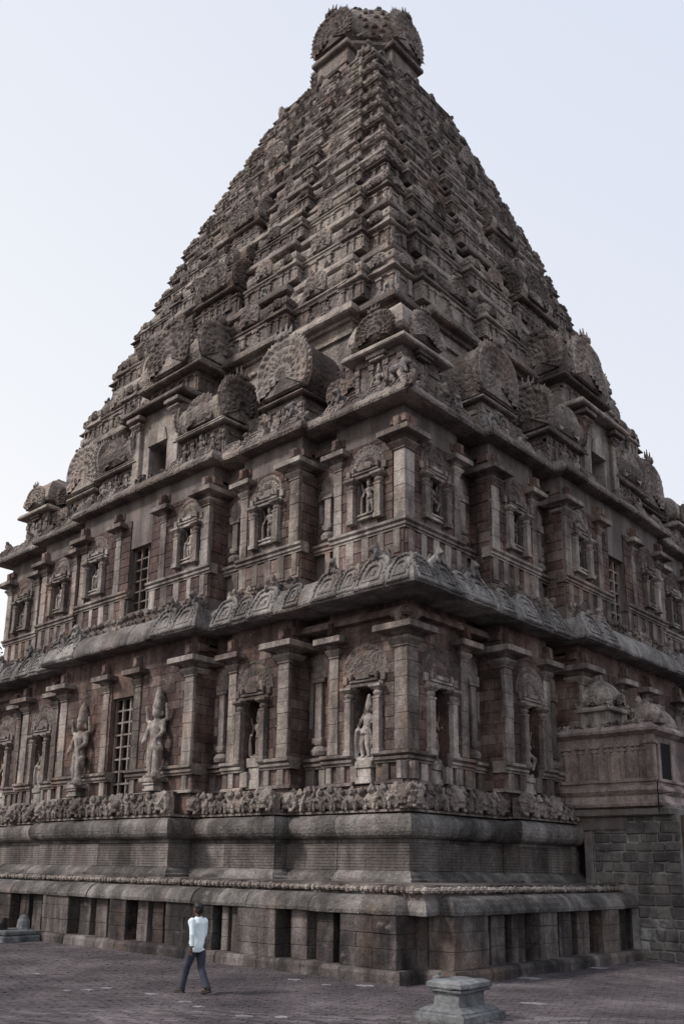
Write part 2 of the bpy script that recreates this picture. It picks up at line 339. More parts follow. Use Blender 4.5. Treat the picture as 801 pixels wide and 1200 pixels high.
def squat(kind):
    """crouching frieze figure, about .6 m, facing +y, origin at base back"""
    mb = MB(); s_ = [-1, 1]
    mb.ball((0, .1, .27), (.16, .14, .2), 10, 8); mb.ball((0, .2, .5), (.10, .10, .11), 10, 8)
    mb.ball((0, .3, .47), (.05, .04, .05), 6, 5)
    for s in s_:
        limb(mb, [(s*.09, .12, .12), (s*.19, .24, .24), (s*.15, .26, .04)], [.085, .07, .055])
        if kind == 0: limb(mb, [(s*.15, .12, .38), (s*.22, .2, .26), (s*.14, .28, .26)], [.06, .05, .045])
        elif kind == 1: limb(mb, [(s*.15, .12, .38), (s*.23, .14, .5), (s*.16, .12, .62)], [.06, .05, .045])
        else: limb(mb, [(s*.15, .12, .38), (s*.2, .24, .34), (s*.05, .3, .3 if s > 0 else .4)], [.06, .05, .045])
        mb.ball((s*.1, .18, .52), (.03, .04, .06), 6, 5)
    mb.ball((0, .17, .6), (.07, .06, .06), 8, 6); mb.box(-.2, .2, -.1, .08, 0, .6)
    return mb
def lion():
    """lion mask block at frieze corners and joints"""
    mb = MB(); mb.box(-.27, .27, -.15, .16, 0, .55); mb.ball((0, .18, .36), (.30, .2, .29), 12, 9)
    mb.ball((0, .38, .30), (.15, .12, .11), 10, 7); mb.ball((0, .36, .14), (.16, .12, .05), 10, 6)
    for s in (-1, 1):
        mb.ball((s*.13, .36, .43), .065, 8, 6); mb.ball((s*.2, .25, .58), (.07, .06, .09), 8, 6); mb.ball((s*.26, .22, .2), (.07, .1, .1), 8, 6)
        mb.ball((s*.2, .34, .05), (.09, .1, .06), 8, 6); mb.tube([(s*.1, .35, .22), (s*.12, .42, .12)], [.03, .01], 6)
    for a in range(7): 
        t = PI*(a+.5)/7; mb.ball((math.cos(t)*.3, .14, .36+math.sin(t)*.3), .065, 6, 5)
    return mb
def beast():
    """seated guardian beast on the cornice edge"""
    mb = MB(); mb.ball((0, 0, .2), (.16, .26, .2), 10, 8); mb.ball((0, .2, .42), (.13, .14, .16), 10, 8); mb.ball((0, .33, .38), (.08, .1, .07), 8, 6)
    for s in (-1, 1): limb(mb, [(s*.11, .2, .3), (s*.12, .27, .14), (s*.12, .3, .03)], [.07, .055, .05]); mb.ball((s*.15, -.08, .13), (.09, .17, .12), 8, 6); mb.ball((s*.09, .18, .57), (.035, .04, .07), 6, 5)
    mb.tube([(0, -.22, .15), (.05, -.3, .35), (0, -.22, .5)], [.05, .045, .04], 6)
    return mb
def lump(seed):
    """weathered bulbous finial or ornament, .5 m"""
    r = random.Random(seed); mb = MB(); mb.box(-.22, .22, -.2, .15, 0, .25)
    for i in range(9): mb.ball((r.uniform(-.2, .2), r.uniform(-.08, .18), r.uniform(.08, .5)), (r.uniform(.07, .15), r.uniform(.07, .13), r.uniform(.07, .15)), 7, 5)
    return mb
ME = {}
ME['squat'] = [remesh(squat(k), 'frieze_figure', 'carve', .028) for k in range(3)]
ME['lion'] = remesh(lion(), 'lion_head', 'carve', .03)
ME['beast'] = remesh(beast(), 'guardian_beast', 'corn', .03)
ME['lump'] = [remesh(lump(k), 'ornament', 'carve', .04) for k in range(4)]
ME['deity'] = [remesh(deity(k), 'statue', 'pale', .024) for k in range(3)]
ME['deity_shaded'] = []  # copies for the right face, its shade put into a darker stone colour
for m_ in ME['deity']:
    c = m_.copy(); c.materials.clear(); c.materials.append(M_['trim']); ME['deity_shaded'].append(c)
ME['dvara'] = remesh(dvarapala(), 'guardian', 'pale', .03)
# ------------------------------------------------------------------ ornaments
def fan(nr=9, na=30, seed=0, crest=True, depth=.16, flame=1.0):
    """horseshoe gable: 1 wide, about 1.1 high, rows of knobs around a central hollow, flame edge; faces +y, base z=0"""
    mb = MB(); r_ = random.Random(seed)
    def edge(t):   # t 0..1 around from bottom left over the top to bottom right
        a = PI*1.22-t*PI*1.44; c_, s_ = math.cos(a), math.sin(a); x = .5*math.copysign(abs(c_)**.72, c_)*(1-.10*max(0, s_)); z = .46+.54*math.copysign(abs(s_)**.80, s_)
        return x, max(z, 0)
    c = (0, .38); rs = []
    for i in range(nr+1):
        f = i/nr; row = []
        for j in range(na+1):
            ex, ez = edge(j/na); x = c[0]+(ex-c[0])*f; z = c[1]+(ez-c[1])*f
            k = (math.sin(j*PI/1.0+PI/2)*.5+.5) * (math.sin(i*PI+PI/2)*.5+.5)
            y = .05*k*(f > .3)*(f < .97)+.045*(f < .3)*math.sin(f*PI/.3)+.03*(f > .85)+r_.uniform(-.007, .007)
            if f < .12: y = -.03
            row.append((x, y, z))
        rs.append(row)
    mb.rings(rs, False, False, closed=False)
    n = na+1; o = 0
    front = rs[-1]; back = [(x, -depth, z) for x, y, z in front]
    mb.rings([front, back], False, True, closed=True)
    for j in range(1, na, 1):
        x, y, z = rs[-1][j]; x2, _, z2 = rs[-1][j+1] if j+1 <= na else rs[-1][j]
        if z < .12: continue
        nx, nz = x, z-.4; l = math.hypot(nx, nz); nx /= l; nz /= l; h = r_.uniform(.03, .07)*flame
        mx_, mz = (x+x2)/2, (z+z2)/2
        mb.add([(x, 0, z), (x2, 0, z2), (x2, -.07, z2), (x, -.07, z), (mx_+nx*h, -.03, mz+nz*h+.02)], [(0, 1, 4), (1, 2, 4), (2, 3, 4), (3, 0, 4)])
    if crest:
        mb.ball((0, .0, 1.06), (.13, .09, .09), 8, 6); mb.ball((0, .06, 1.04), (.06, .06, .05), 6, 5)
        for x, h in ((-.13, .13), (-.05, .2), (.05, .21), (.13, .13)): mb.tube([(x, -.02, 1.08), (x*1.25, -.02, 1.08+h)], [.04, .008], 5)
    return mb
ME['fan'] = [fan(seed=k).mesh('fan_gable', 'tower') for k in range(3)]
ME['fan_flame'] = [fan(seed=k+5, flame=2.0).mesh('fan_gable', 'tower') for k in range(2)]
ME['fan_small'] = [fan(5, 14, k, False, .1).mesh('arch_relief', 'tower') for k in range(3)]
def kudu():
    """tombstone shaped arch relief on the cornice: 1 wide 1 high"""
    mb = MB(); n = 16; out = []
    for i in range(n+1):
        a = PI*i/n; out.append((.5*math.cos(a)*(1+.12*math.sin(2*a)*0), .5+.5*math.sin(a)**.8))
    pts = [(.5, 0)]+out+[(-.5, 0)]
    def sh(k, y, cz=.42): return [(x*k, y, cz+(z-cz)*k) for x, z in pts]
    mb.rings([sh(1, -.12), sh(1, .03), sh(.93, .055), sh(.80, .055), sh(.76, .02), sh(.6, .02), sh(.56, .05), sh(.42, .05), sh(.38, -.0), sh(.2, .0), sh(.16, .04), sh(.05, .05)])
    r_ = random.Random(3)
    for i in range(13):
        a = PI*1.15*i/12-.07*PI; mb.ball((.43*math.cos(a), .05, .45+.46*math.sin(a)), (.05, .03, .05), 6, 5)
    return mb
ME['kudu'] = kudu().jitter(.02, 4).mesh('arch_relief', 'corn'); ME['kudu2'] = kudu().jitter(.05, 4).mesh('arch_relief', 'carve')
# pilaster family: origin = centre of shaft at its foot, +y outward
def shaft(wd, h, seed, dz=.45):
    r = random.Random(seed); mb = MB(); z = 0
    while z < h-.02:
        z2 = min(h, z+dz*r.uniform(.75, 1.3)); z2 = h if h-z2 < .15 else z2; e = r.uniform(-.008, .008)
        mb.cbox(-wd/2-e, wd/2+e, -wd/2-.05, wd/2+e, z+.003, z2-.003, .012); z = z2
    mb.box(-wd/2+.02, wd/2-.02, -wd/2, wd/2-.02, 0, h)
    return mb
def capital(wd, ab, t=1.0, top=.66):
    """neck, cushion, plate, flaring block and wide abacus; local z 0 at shaft top"""
    mb = MB(); k = wd/2
    mb.square([(k*.92, 0), (k*.92, .04*t), (k*1.12, .06*t), (k*1.12, .10*t), (k*.95, .12*t)], sub=1)
    mb.square([(k*1.05, .12*t), (k*1.45, .22*t), (k*1.55, .25*t), (k*1.55, .32*t), (k*1.3, .36*t)])
    mb.square([(k*1.0, .36*t), (k*1.25, .40*t), (ab*.55, .47*t), (ab*.95, .475*t), (ab, .49*t), (ab, top*t), (ab*.97, top*t+.015)])
    return mb
def bracket(wd):
    mb = MB(); mb.cbox(-wd*.32, wd*.32, -.3, .30, .10, .55, .02); mb.cbox(-wd*.26, wd*.26, -.3, .38, .22, .5, .02); mb.cbox(-wd*.7, wd*.7, -.3, .12, .3, .56, .02)
    mb.tube([(0, .30, .30), (0, .36, .16), (0, .30, .06)], [.09, .08, .04], 7); return mb
PIL = {}
def pilaster_set(key, wd, h, ab, t):
    PIL[key] = dict(sh=[shaft(wd, h, s).jitter(.006, 3, s).mesh('pilaster', 'trim') for s in range(4)], cap=capital(wd, ab, t).jitter(.006, 3).mesh('capital', 'trim'),
                    br=bracket(wd).jitter(.008, 3).mesh('bracket', 'wall'), h=h, t=t)
pilaster_set('big1', .46, 2.80, .66, .95); pilaster_set('mid1', .36, 2.80, .53, .92)
pilaster_set('big2', .42, 2.10, .58, .88); pilaster_set('mid2', .33, 2.10, .47, .85)
pilaster_set('tiny', .26, .95, .26, .5)
def pilaster(key, face, u, w_, z, br=True):
    P = PIL[key]; p, rz = FP(face, u, w_, z); o = obj('pilaster', rnd.choice(P['sh']), temple, tl(p), rz)
    obj('capital', P['cap'], o, (0, 0, P['h']))
    if br: obj('bracket', P['br'], o, (0, 0, P['h']+.62*P['t']))
    return o
# colonnette and niche frame
def colonnette(h):
    mb = MB(); k = .11
    mb.square([(k*1.3, 0), (k*1.3, .12), (k, .16), (k, h-.42), (k*1.15, h-.40), (k*1.15, h-.34)])
    mb.lathe([(k*.95, h-.34), (k*1.35, h-.26), (k*1.35, h-.22), (k*1.0, h-.17)], 10)
    mb.square([(k*1.0, h-.17), (k*1.3, h-.14), (k*1.9, h-.08), (k*1.9, h-.01)]); return mb
def niche_head(wd, kind=0):
    """stepped lintel and carved tympanum above a niche; origin at lintel base centre"""
    mb = MB(); W = wd/2+.34
    mb.cbox(-W, W, -.1, .10, 0, .12, .015); mb.cbox(-W+.18, W-.18, -.1, .15, .12, .2, .015); mb.cbox(-wd*.35, wd*.35, -.1, .19, .2, .32, .015)
    for s in (-1, 1): mb.cbox(s*W-.09, s*W+.09, -.1, .13, .1, .34, .02); mb.cbox(s*(W-.22)-.05, s*(W-.22)+.05, -.1, .17, .2, .40, .02)
    return mb
def tympanum(R, H):
    mb = MB(); n = 18; rs = []
    for f, y in ((1, -.1), (1, .055), (.93, .075), (.86, .03), (.8, .03), (.74, .06), (.5, .05), (.46, .015), (.36, .02), (.32, .05), (.08, .07)):
        rs.append([(R*f*math.cos(PI*i/n), y, H*f*max(0, math.sin(PI*i/n))**.8) for i in range(n+1)])
    mb.rings(rs); 
    for i in range(11):
        a = PI*(i+.5)/11; mb.ball((R*.63*math.cos(a), .05, H*.63*math.sin(a)), (.08, .045, .08), 6, 5)
    return mb
NI = {}
for key, h in (('c1', 1.95), ('c2', 1.45)): NI[key] = colonnette(h).mesh('colonnette', 'trim')
NI['head'] = niche_head(.72).jitter(.008, 4).mesh('lintel', 'trim')
NI['tymp1'] = tympanum(.85, .95).jitter(.012, 5).mesh('arch_panel', 'carve'); NI['tymp2'] = tympanum(.68, .72).jitter(.012, 5).mesh('arch_panel', 'carve')
NI['back'] = MB().box(-.38, .38, 0, .03, 0, 3).mesh('niche_shade', 'dark')  # near-black sheet over the stone back, painting the shade of the niche
def niche(face, u, w_, zf, zt, key, wd=.72):
    """niche dressing between foot zf and lintel base zt"""
    p, rz = FP(face, u, w_+.0, zt); o = obj('niche_frame', NI['head'], temple, tl(p), rz, (wd/.72, 1, 1))
    h = 1.95 if key == 'c1' else 1.45
    for s in (-1, 1): obj('colonnette', NI[key], o, (s*(wd/2+.17)/(wd/.72), .10, -h))
    obj('arch_panel', NI['tymp1' if key == 'c1' else 'tymp2'], o, (0, .03, .30), sc=(.72/wd, .55, 1))
    return o
def panjara_mesh(h):
    mb = MB(); mb.cbox(-.13, .13, -.1, .16, .62, h-.62, .015); mb.cbox(-.2, .2, -.1, .2, .45, .62, .02); mb.lathe([(.1, .02), (.27, .1), (.3, .22), (.22, .34), (.14, .38), (.2, .42), (.2, .46)], 12, 0, .02)
    mb.cbox(-.26, .26, -.1, .18, -.06, .04, .02); mb.cbox(-.24, .24, -.1, .2, h-.62, h-.5, .015); mb.cbox(-.34, .34, -.1, .15, h-.5, h-.28, .03)
    mb.ball((0, .05, h-.1), (.36, .1, .38), 14, 8)
    for s in (-1, 1): mb.cbox(s*.38-.09, s*.38+.09, -.1, .05, .75, h-.7, .02)
    return mb
NI['pan1'] = panjara_mesh(2.9).jitter(.01, 4).mesh('pot_pillar', 'trim'); NI['pan2'] = panjara_mesh(2.1).jitter(.01, 4).mesh('pot_pillar', 'trim')
# ------------------------------------------------------------------ structure: plinth to second storey
def core(name, poly, prof, mkey='wall'):
    mb = MB(); sweep(mb, poly, prof); mb.v = [(v[0]-TC.x, v[1]-TC.y, v[2]) for v in mb.v]
    return obj(name, mb.mesh(name, mkey), temple)
PB = 1.67; PW = 2.42
def slotted(sl, a, w_):    # side outline running straight at w_ with slots recessed to PB
    return sl
# plinth core at recess depth, foot course, cornice
pl_core = outline([(-PB+.0, PB)])
core('plinth_wall', pl_core, [(0, .02), (0, 1.6)], 'plinth')
core('plinth_slab', pl_core, [(.0, 1.6), (.25, 1.62), (.25, 2.12), (-.9, 2.14)], 'plinth')
foot_poly = outline([(-1.55-.22, 1.55+.22), (-1.55-.22, PW+.22)])
courses('foot_stone', foot_poly, [(-1.3, -.1), (0, -.1), (0, .2), (-.05, .29), (-1.3, .29)], 'plinth', 1.5, .02)
corn_poly = outline([(-2.0, 2.0), (-1.5, 2.0), (-1.5, PW)])
courses('plinth_cornice_stone', corn_poly, [(-1.2, 1.50), (-.28, 1.50), (-.02, 1.44), (.05, 1.46), (.06, 1.54), (0, 1.68), (-.10, 1.80), (-.26, 1.88), (-1.2, 1.90)], 'base', 1.25, .02)
slotsL = [(.2, 2.37), (3.8, 4.8), (6.87, 8.78), (9.64, 11.95), (13.53, 15.68), (17.3, 19.2), (20.5, 22.6)]
slotsR = [(-.12, 2.19), (3.08, 5.6), (6.6, 8.6), (9.9, 12.2), (14, 16.1), (17.3, 19.2), (20.5, 22.6)]
for face, sl in ((0, slotsL), (1, slotsR)):
    edges = [-1.5]+[x for s_ in sl for x in s_]+[S+1.5]
    for i in range(0, len(edges), 2):      # piers, each built of stacked courses
        u0, u1 = edges[i], edges[i+1]; wd = u1-u0
        mb = MB(); z = .28; k = 0
        while z < 1.5:
            z2 = min(1.5, z+rnd.uniform(.28, .45)); z2 = 1.5 if 1.5-z2 < .18 else z2; x = -wd/2; n_ = max(1, round(wd/1.1)); 
            cuts = [-wd/2]+[-wd/2+wd*(j+rnd.uniform(-.2, .2)+(k % 2)*.3)/n_ for j in range(1, n_)]+[wd/2]
            for a_, b_ in zip(cuts[:-1], cuts[1:]): e_ = rnd.uniform(-.012, .012); mb.cbox(a_+.003, b_-.003, -.72, e_, z+.002, z2-.002, .013)
            z = z2; k += 1
        part('plinth_pier', mb.jitter(.01, 2, i).mesh('plinth_pier', 'plinth'), face, (u0+u1)/2, PW, 0)
    for u0, u1 in sl:
        wd = u1-u0; n_ = 2 if wd > .9 else 1
        for j in range(n_):
            c = u0+wd*((.30, .70)[j] if n_ == 2 else .5); hw = .13*wd if n_ == 2 else .18*wd
            mb = MB(); z = .28
            while z < 1.5: z2 = min(1.5, z+rnd.uniform(.3, .5)); z2 = 1.5 if 1.5-z2 < .2 else z2; mb.cbox(-hw, hw, -.45, rnd.uniform(-.01, .01), z+.002, z2-.002, .012); z = z2
            part('plinth_pilaster', mb.mesh('plinth_pilaster', 'plinth'), face, c, PB+.56, 0)
# small scroll frieze over the plinth cornice
mb = MB(); r_ = random.Random(5)
for face in (0, 1):
    u = -2.0
    while u < (25 if face == 0 else 8.2):
        p, rz = FP(face, u, 2.0, 2.0)
        mb.ball((p.x-TC.x, p.y-TC.y, p.z), (r_.uniform(.06, .12), r_.uniform(.06, .12), r_.uniform(.06, .1)), 6, 5); u += r_.uniform(.12, .2)
obj('scroll_frieze', mb.mesh('scroll_frieze', 'carve'), temple, kind='stuff')
# adhishthana
aW, bW, cW, uB, uC = 0.0, .53, 1.43, 4.45, 8.2
base = outline(steps(aW, uB, bW, uC, cW))
core('base_core', base, [(-.06, 2.0), (-.06, 4.05), (-.35, 4.05), (-.35, 4.75)], 'plinth')
courses('base_moulding_stone', base, [(-.5, 2.10), (.34, 2.10), (.34, 2.20), (.25, 2.24), (.20, 2.32), (.03, 2.42), (-.5, 2.42)], 'base', 2.0, .012)
courses('inscribed_stone', base, [(-.5, 2.425), (.0, 2.425), (.0, 3.10), (-.04, 3.14), (-.5, 3.14)], 'inscr', 1.9, .012)
courses('round_moulding_stone', base, [(-.5, 3.15), (-.03, 3.15), (-.03, 3.24), (.13, 3.27), (.22, 3.33), (.28, 3.42), (.31, 3.54), (.31, 3.64), (.28, 3.74), (.22, 3.82), (.13, 3.88), (0, 3.91), (-.5, 3.91)], 'base', 1.8, .014)
core('frieze_ledge', base, [(-.2, 3.92), (.12, 3.94), (.12, 4.0), (-.2, 4.02)], 'carve')
# frieze figures
fr_seg = [(0, -.2, uB, aW), (0, uB, uC, bW), (0, uC, S-uC, cW), (0, S-uC, S-uB, bW), (0, S-uB, S, aW)]
cnt = 0
for face in (0, 1):
    for (_, u0, u1, w_) in fr_seg:
        n_ = max(2, round((u1-u0)/.40))
        for j in range(n_):
            u = u0+(u1-u0)*(j+.5)/n_+rnd.uniform(-.03, .03); sc = rnd.uniform(.95, 1.12)
            if j in (0, n_-1) or (n_ > 12 and j in (n_//3, 2*n_//3)) or rnd.random() < .1:
                part('lion_head', ME['lion'], face, u, w_-.0, 4.0, (rnd.uniform(.95, 1.12), rnd.uniform(.75, .9), rnd.uniform(.98, 1.08)), drz=rnd.uniform(-.08, .08))
            else: part('frieze_figure', rnd.choice(ME['squat']), face, u, w_-.04, 4.0, (sc*.95, .85, sc*1.02), drz=rnd.uniform(-.2, .2))
# storey walls -------------------------------------------------------------
W1 = dict(a=-.25, b=.28, c=.83); W2 = dict(a=-.45, b=.02, c=.50)
def wall_outline(W, niches, win, rec=.28, zone=0):
    """side outline with recesses between the bays; niches/windows cut where asked"""
    a, b, c = W['a'], W['b'], W['c']; seg = []
    def run(u0, u1, w_, holes):
        out = [(u0, w_)]
        for h0, h1, d in holes:
            if u0 < h0 and h1 < u1: out += [(h0, w_), (h0, w_-d), (h1, w_-d), (h1, w_)]
        out.append((u1, w_)); return out
    hs = [(x-.37, x+.37, .5) for x in niches]
    p = run(-a, 3.15, a, hs)+run(3.15, 4.2, a-rec, [])+run(4.2, 6.95, b, hs)+run(6.95, 8.0, b-rec, [])
    if win: p += run(8.0, 11.35, c, hs)+[(11.35, c-.75)]
    else: p += run(8.0, 12, c, hs)[:-1]
    return p
def storey(W, z0, z1, nz0, nz1, wz0, wz1, niches, key):
    zs = sorted(set([z0, nz0, nz1, wz0, wz1, z1]))
    for a_, b_ in zip(zs[:-1], zs[1:]):
        nn = niches if a_ >= nz0-1e-3 and b_ <= nz1+1e-3 else []
        ww = a_ >= wz0-1e-3 and b_ <= wz1+1e-3
        core('wall', outline(wall_outline(W, nn, ww)), [(0, a_), (0, b_)], 'joint' if key == '2' else 'wall')
N1 = [1.70, 5.75]; N2 = [1.85, 5.7, 9.15]
storey(W1, 4.05, 10.0, 4.7, 7.45, 4.72, 8.2, N1, '1'); storey(W2, 10.2, 16.2, 12.62, 13.95, 11.45, 13.95, N2, '2')
# ledges, dados, kapotas
def ledge_poly(W, off=0): return outline([(-W['a'], W['a']), (3.18, W['a']), (3.18, W['a']-.2), (4.17, W['a']-.2), (4.17, W['b']), (6.98, W['b']), (6.98, W['b']-.2), (7.97, W['b']-.2), (7.97, W['c']), (11.3, W['c']), (11.3, W['c']-.7)])
# ledge stones skip niches where the niche runs through the dado (storey 1)
def ledge(name, W, zb, prof, gaps, mkey='trim'):
    for face in (0, 1):
        for (u0, u1, w_) in [(-W['a']*0-.0-W['a'], 3.18, W['a']), (3.18, 4.17, W['a']-.2), (4.17, 6.98, W['b']), (6.98, 7.97, W['b']-.2), (7.97, 11.3, W['c'])]:
            for mir in (0, 1):
                cuts = [u0]+[x for g in gaps if u0 < g-.4 and g+.4 < u1 for x in (g-.4, g+.4)]+[u1]
                for i in range(0, len(cuts), 2):
                    a_, b_ = cuts[i], cuts[i+1]; n_ = max(1, round((b_-a_)/1.2))
                    for j in range(n_):
                        c0, c1 = a_+(b_-a_)*j/n_, a_+(b_-a_)*(j+1)/n_; d = prof[1][0]
                        e0 = 0 if j else (0 if (i == 0 and u0 < .6) else (.12 if i == 0 and w_ in (W['b'], W['c']) else 0)); e1 = .12 if (j == n_-1 and i+2 >= len(cuts) and w_ in (W['a'], W['b'], W['c'])) else 0
                        q0, q1 = c0-e0, c1+e1
                        pass
                        off = rnd.uniform(-.006, .006); r0 = []; r1 = []
                        for dd, z in prof:
                            s0 = q0-(dd if (u0 < .6 and i == 0 and j == 0) else 0)
                            r0.append((s0, dd+off, z)); r1.append((q1-.003, dd+off, z))
                        m0 = (q0+q1)/2; rr = []
                        sg = 1 if (face in (0,)) else -1
                        if mir: sg = -sg
                        for rg in (r0, r1): rr.append([(sg*(x-m0), y, z) for x, y, z in rg])
                        mbq = MB().rings(rr); um = S-m0 if mir else m0
                        part(name, mbq.mesh(name, mkey), face, um, w_, zb)
LP = [(-.3, 0), (.10, 0), (.10, .06), (.16, .08), (.16, .15), (.12, .17), (.22, .22), (.22, .30), (.06, .34), (-.3, .34)]
ledge('ledge_stone', W1, 5.27, LP, [1.70, 5.75])
ledge('ledge_stone', W2, 12.02, [(d*.8, z) for d, z in LP], [])
ledge('base_ledge_stone', W1, 4.70, [(-.3, 0), (.12, 0), (.12, .07), (.05, .1), (-.3, .1)], [1.70, 5.75])
pk1 = outline(steps(.28, None, None, 8.0, .83)); 
KAP = lambda z, k, o: [(-.6, z-.02), (o-.16, z-.05), (o-.03, z-.03), (o, z+.03), (o-.01, z+.12), (o-.08, z+.36*k), (o-.22, z+.64*k), (o-.42, z+.86*k), (o-.62, z+.95*k), (-.6, z+.97*k)]
courses('cornice_stone', pk1, KAP(9.84, .93, .74), 'corn', 1.55, .03, sub=.3)
pk2 = outline(steps(-.3, 4.3, .0, 8.1, .45))
courses('cornice_stone', pk2, KAP(15.98, .62, .52), 'carve', 1.4, .025, sub=.3)
core('cornice_soffit', outline(steps(-.1, None, None, 8.0, .45)), [(-.1, 9.34), (.06, 9.36), (.06, 9.48), (.0, 9.50), (0, 9.58), (-.6, 9.6)], 'wall')
core('cornice_soffit', outline(steps(-.6, 4.25, -.2, 8.05, .25)), [(-.1, 15.36), (.05, 15.38), (.05, 15.48), (.0, 15.5), (.0, 15.6), (-.6, 15.62)], 'wall')
core('terrace', pk1, [(-.5, 10.5), (-.5, 10.62)], 'plinth'); core('terrace', pk2, [(-.5, 16.4), (-.5, 16.5)], 'plinth')
# pilasters, niches, statues per visible side
def mirror(l): return l+[(S-u, *r) for u, *r in l]
for face in (0, 1):
    for u, k, w_ in mirror([(2.87, 'mid1', W1['a']), (4.43, 'big1', W1['b']), (6.72, 'mid1', W1['b']), (8.23, 'big1', W1['c']), (11.05, 'mid1', W1['c'])]):
        kk = {'big1': .23, 'mid1': .18}[k]; pilaster(k, face, u, w_-kk+.10, 5.6)
    for u, k, w_ in mirror([(3.0, 'mid2', W2['a']), (4.43, 'big2', W2['b']), (6.8, 'mid2', W2['b']), (8.25, 'big2', W2['c']), (10.6, 'mid2', W2['c'])]):
        kk = {'big2': .21, 'mid2': .165}[k]; pilaster(k, face, u, w_-kk+.09, 12.34)
    for u, w_ in mirror([(3.68, W1['a']-.28), (7.48, W1['b']-.28)]): part('pot_pillar', NI['pan1'], face, u, w_, 5.58)
    for u, w_ in mirror([(3.62, W2['a']-.28), (7.48, W2['b']-.28)]): part('pot_pillar', NI['pan2'], face, u, w_, 12.34)
    for u, w_ in mirror([(1.70, W1['a']), (5.75, W1['b'])]): niche(face, u, w_, 4.8, 7.47, 'c1')
    for u, w_ in mirror([(1.85, W2['a']), (5.7, W2['b']), (9.15, W2['c'])]): niche(face, u, w_, 12.6, 13.97, 'c2')
    # dado pilasterets
    for zz, hh, W, us in ((4.80, .47, W1, (.05, .95, 2.1, 2.6, 3.05, 3.5, 4.0, 4.5, 5.1, 6.1, 6.7, 7.2, 7.8, 8.3, 9.6, 10.2, 11.1)), (11.3, .72, W2, (.7, 1.3, 1.9, 2.5, 3.05, 3.6, 4.4, 5.0, 5.6, 6.2, 6.8, 7.4, 8.3, 9, 9.7, 10.4, 11.1))):
        for u in us:
            w_ = W['a'] if u < 3.15 else W['a']-.2 if u < 4.2 else W['b'] if u < 6.95 else W['b']-.2 if u < 8 else W['c']
            for uu in (u, S-u): part('dado_block', bpy.data.meshes.get('dado_block_m') or MB().cbox(-.12, .12, -.1, .07, 0, 1, .012).mesh('dado_block_m', 'trim'), face, uu, w_, zz, (rnd.uniform(.9, 1.6), 1, hh))
# near, far-left and far-right corner pilasters (square, capital overhangs both faces)
for W, key, z in ((W1, 'big1', 5.6), (W2, 'big2', 12.34)):
    kk = {'big1': .23, 'big2': .21}[key]; off = .10
    for (x, y, fc) in ((W['a']-kk+off, -(W['a']-kk+off), 0), (-S-(W['a']-kk+off), -(W['a']-kk+off), 0), (W['a']-kk+off, S+W['a']-kk+off, 1)):
        P = PIL[key]; o = obj('pilaster', P['sh'][0], temple, tl((x, y, z)), PI if fc == 0 else -PI/2)
        obj('capital', P['cap'], o, (0, 0, P['h']))
        for a_ in (0, PI/2, -PI/2): obj('bracket', P['br'], o, (0, 0, P['h']+.62*P['t']), a_)
# window grilles
def grille(wd, h):
    mb = MB()
    for i in range(4): x = -wd/2+wd*i/3; mb.cbox(x-.04, x+.04, -.06, .06, 0, h, .01)
    n_ = round(h/.42)
    for j in range(n_+1): z = h*j/n_; mb.cbox(-wd/2, wd/2, -.045, .045, z-.035, z+.035, .01)
    return mb
for face in (0, 1):
    part('window_grille', grille(1.3, 3.45).mesh('window_grille', 'trim'), face, 12, W1['c']-.22, 4.75)
    part('window_grille', grille(1.3, 2.5).mesh('window_grille', 'trim'), face, 12, W2['c']-.26, 11.45)
    for W, z0, h in ((W1, 4.72, 3.5), (W2, 11.45, 2.5)): part('opening_shade_sheet', MB().box(-.64, .64, 0, .02, 0, h-.02).mesh('opening_shade_sheet', 'dark'), face, 12, W['c']-.745, z0)  # black sheet behind each grille, shade painted as colour
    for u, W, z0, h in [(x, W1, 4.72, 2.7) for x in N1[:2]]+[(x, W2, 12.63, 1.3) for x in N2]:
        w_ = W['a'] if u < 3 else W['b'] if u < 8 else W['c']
        for uu in (u, S-u): part('niche_shade', NI['back'], face, uu, w_-.495, z0, (.96, 1, h/3))
    # arch above the statues of the central bay
    for uu in (9.75, S-9.75): part('arch_panel', NI['tymp1'], face, uu, W1['c'], 8.0, (.8, .6, .9))
# squatting row above the first cornice, kudu arches and beasts on the cornices
for face in (0, 1):
    for (u0, u1, w_) in [(.5, 3.1, W2['a']+.05), (4.2, 6.9, W2['b']+.05), (7.9, S-7.9, W2['c']+.12), (S-6.9, S-4.2, W2['b']+.05), (S-3.1, S-.5, W2['a']+.05)]:
        n_ = round((u1-u0)/.42)
        for j in range(n_): part('frieze_figure', rnd.choice(ME['squat']+ME['lump'][:1]), face, u0+(u1-u0)*(j+.5)/n_, w_+rnd.uniform(-.03, .05), 10.58, (1, .9, rnd.uniform(.95, 1.1)), drz=rnd.uniform(-.2, .2))
def kud(face, u, w_, z, wd, h, tilt=.62, beast=True):
    p, rz = FP(face, u, w_, z); o = obj('arch_relief', ME['kudu' if z < 12 else 'kudu2'], temple, tl(p), sc=(wd*rnd.uniform(1.0, 1.2), 1.35 if z < 12 else .8, h*rnd.uniform(.98, 1.1))); o.rotation_euler = (tilt-.08, 0, rz)
    if beast:
        b_ = part('cornice_beast', rnd.choice([ME['beast'], ME['beast'], ME['lump'][1], ME['lump'][2]]), face, u+rnd.uniform(-.1, .1), w_-.55, z+h*.80, rnd.uniform(.8, 1.0), drz=rnd.uniform(-.5, .5))
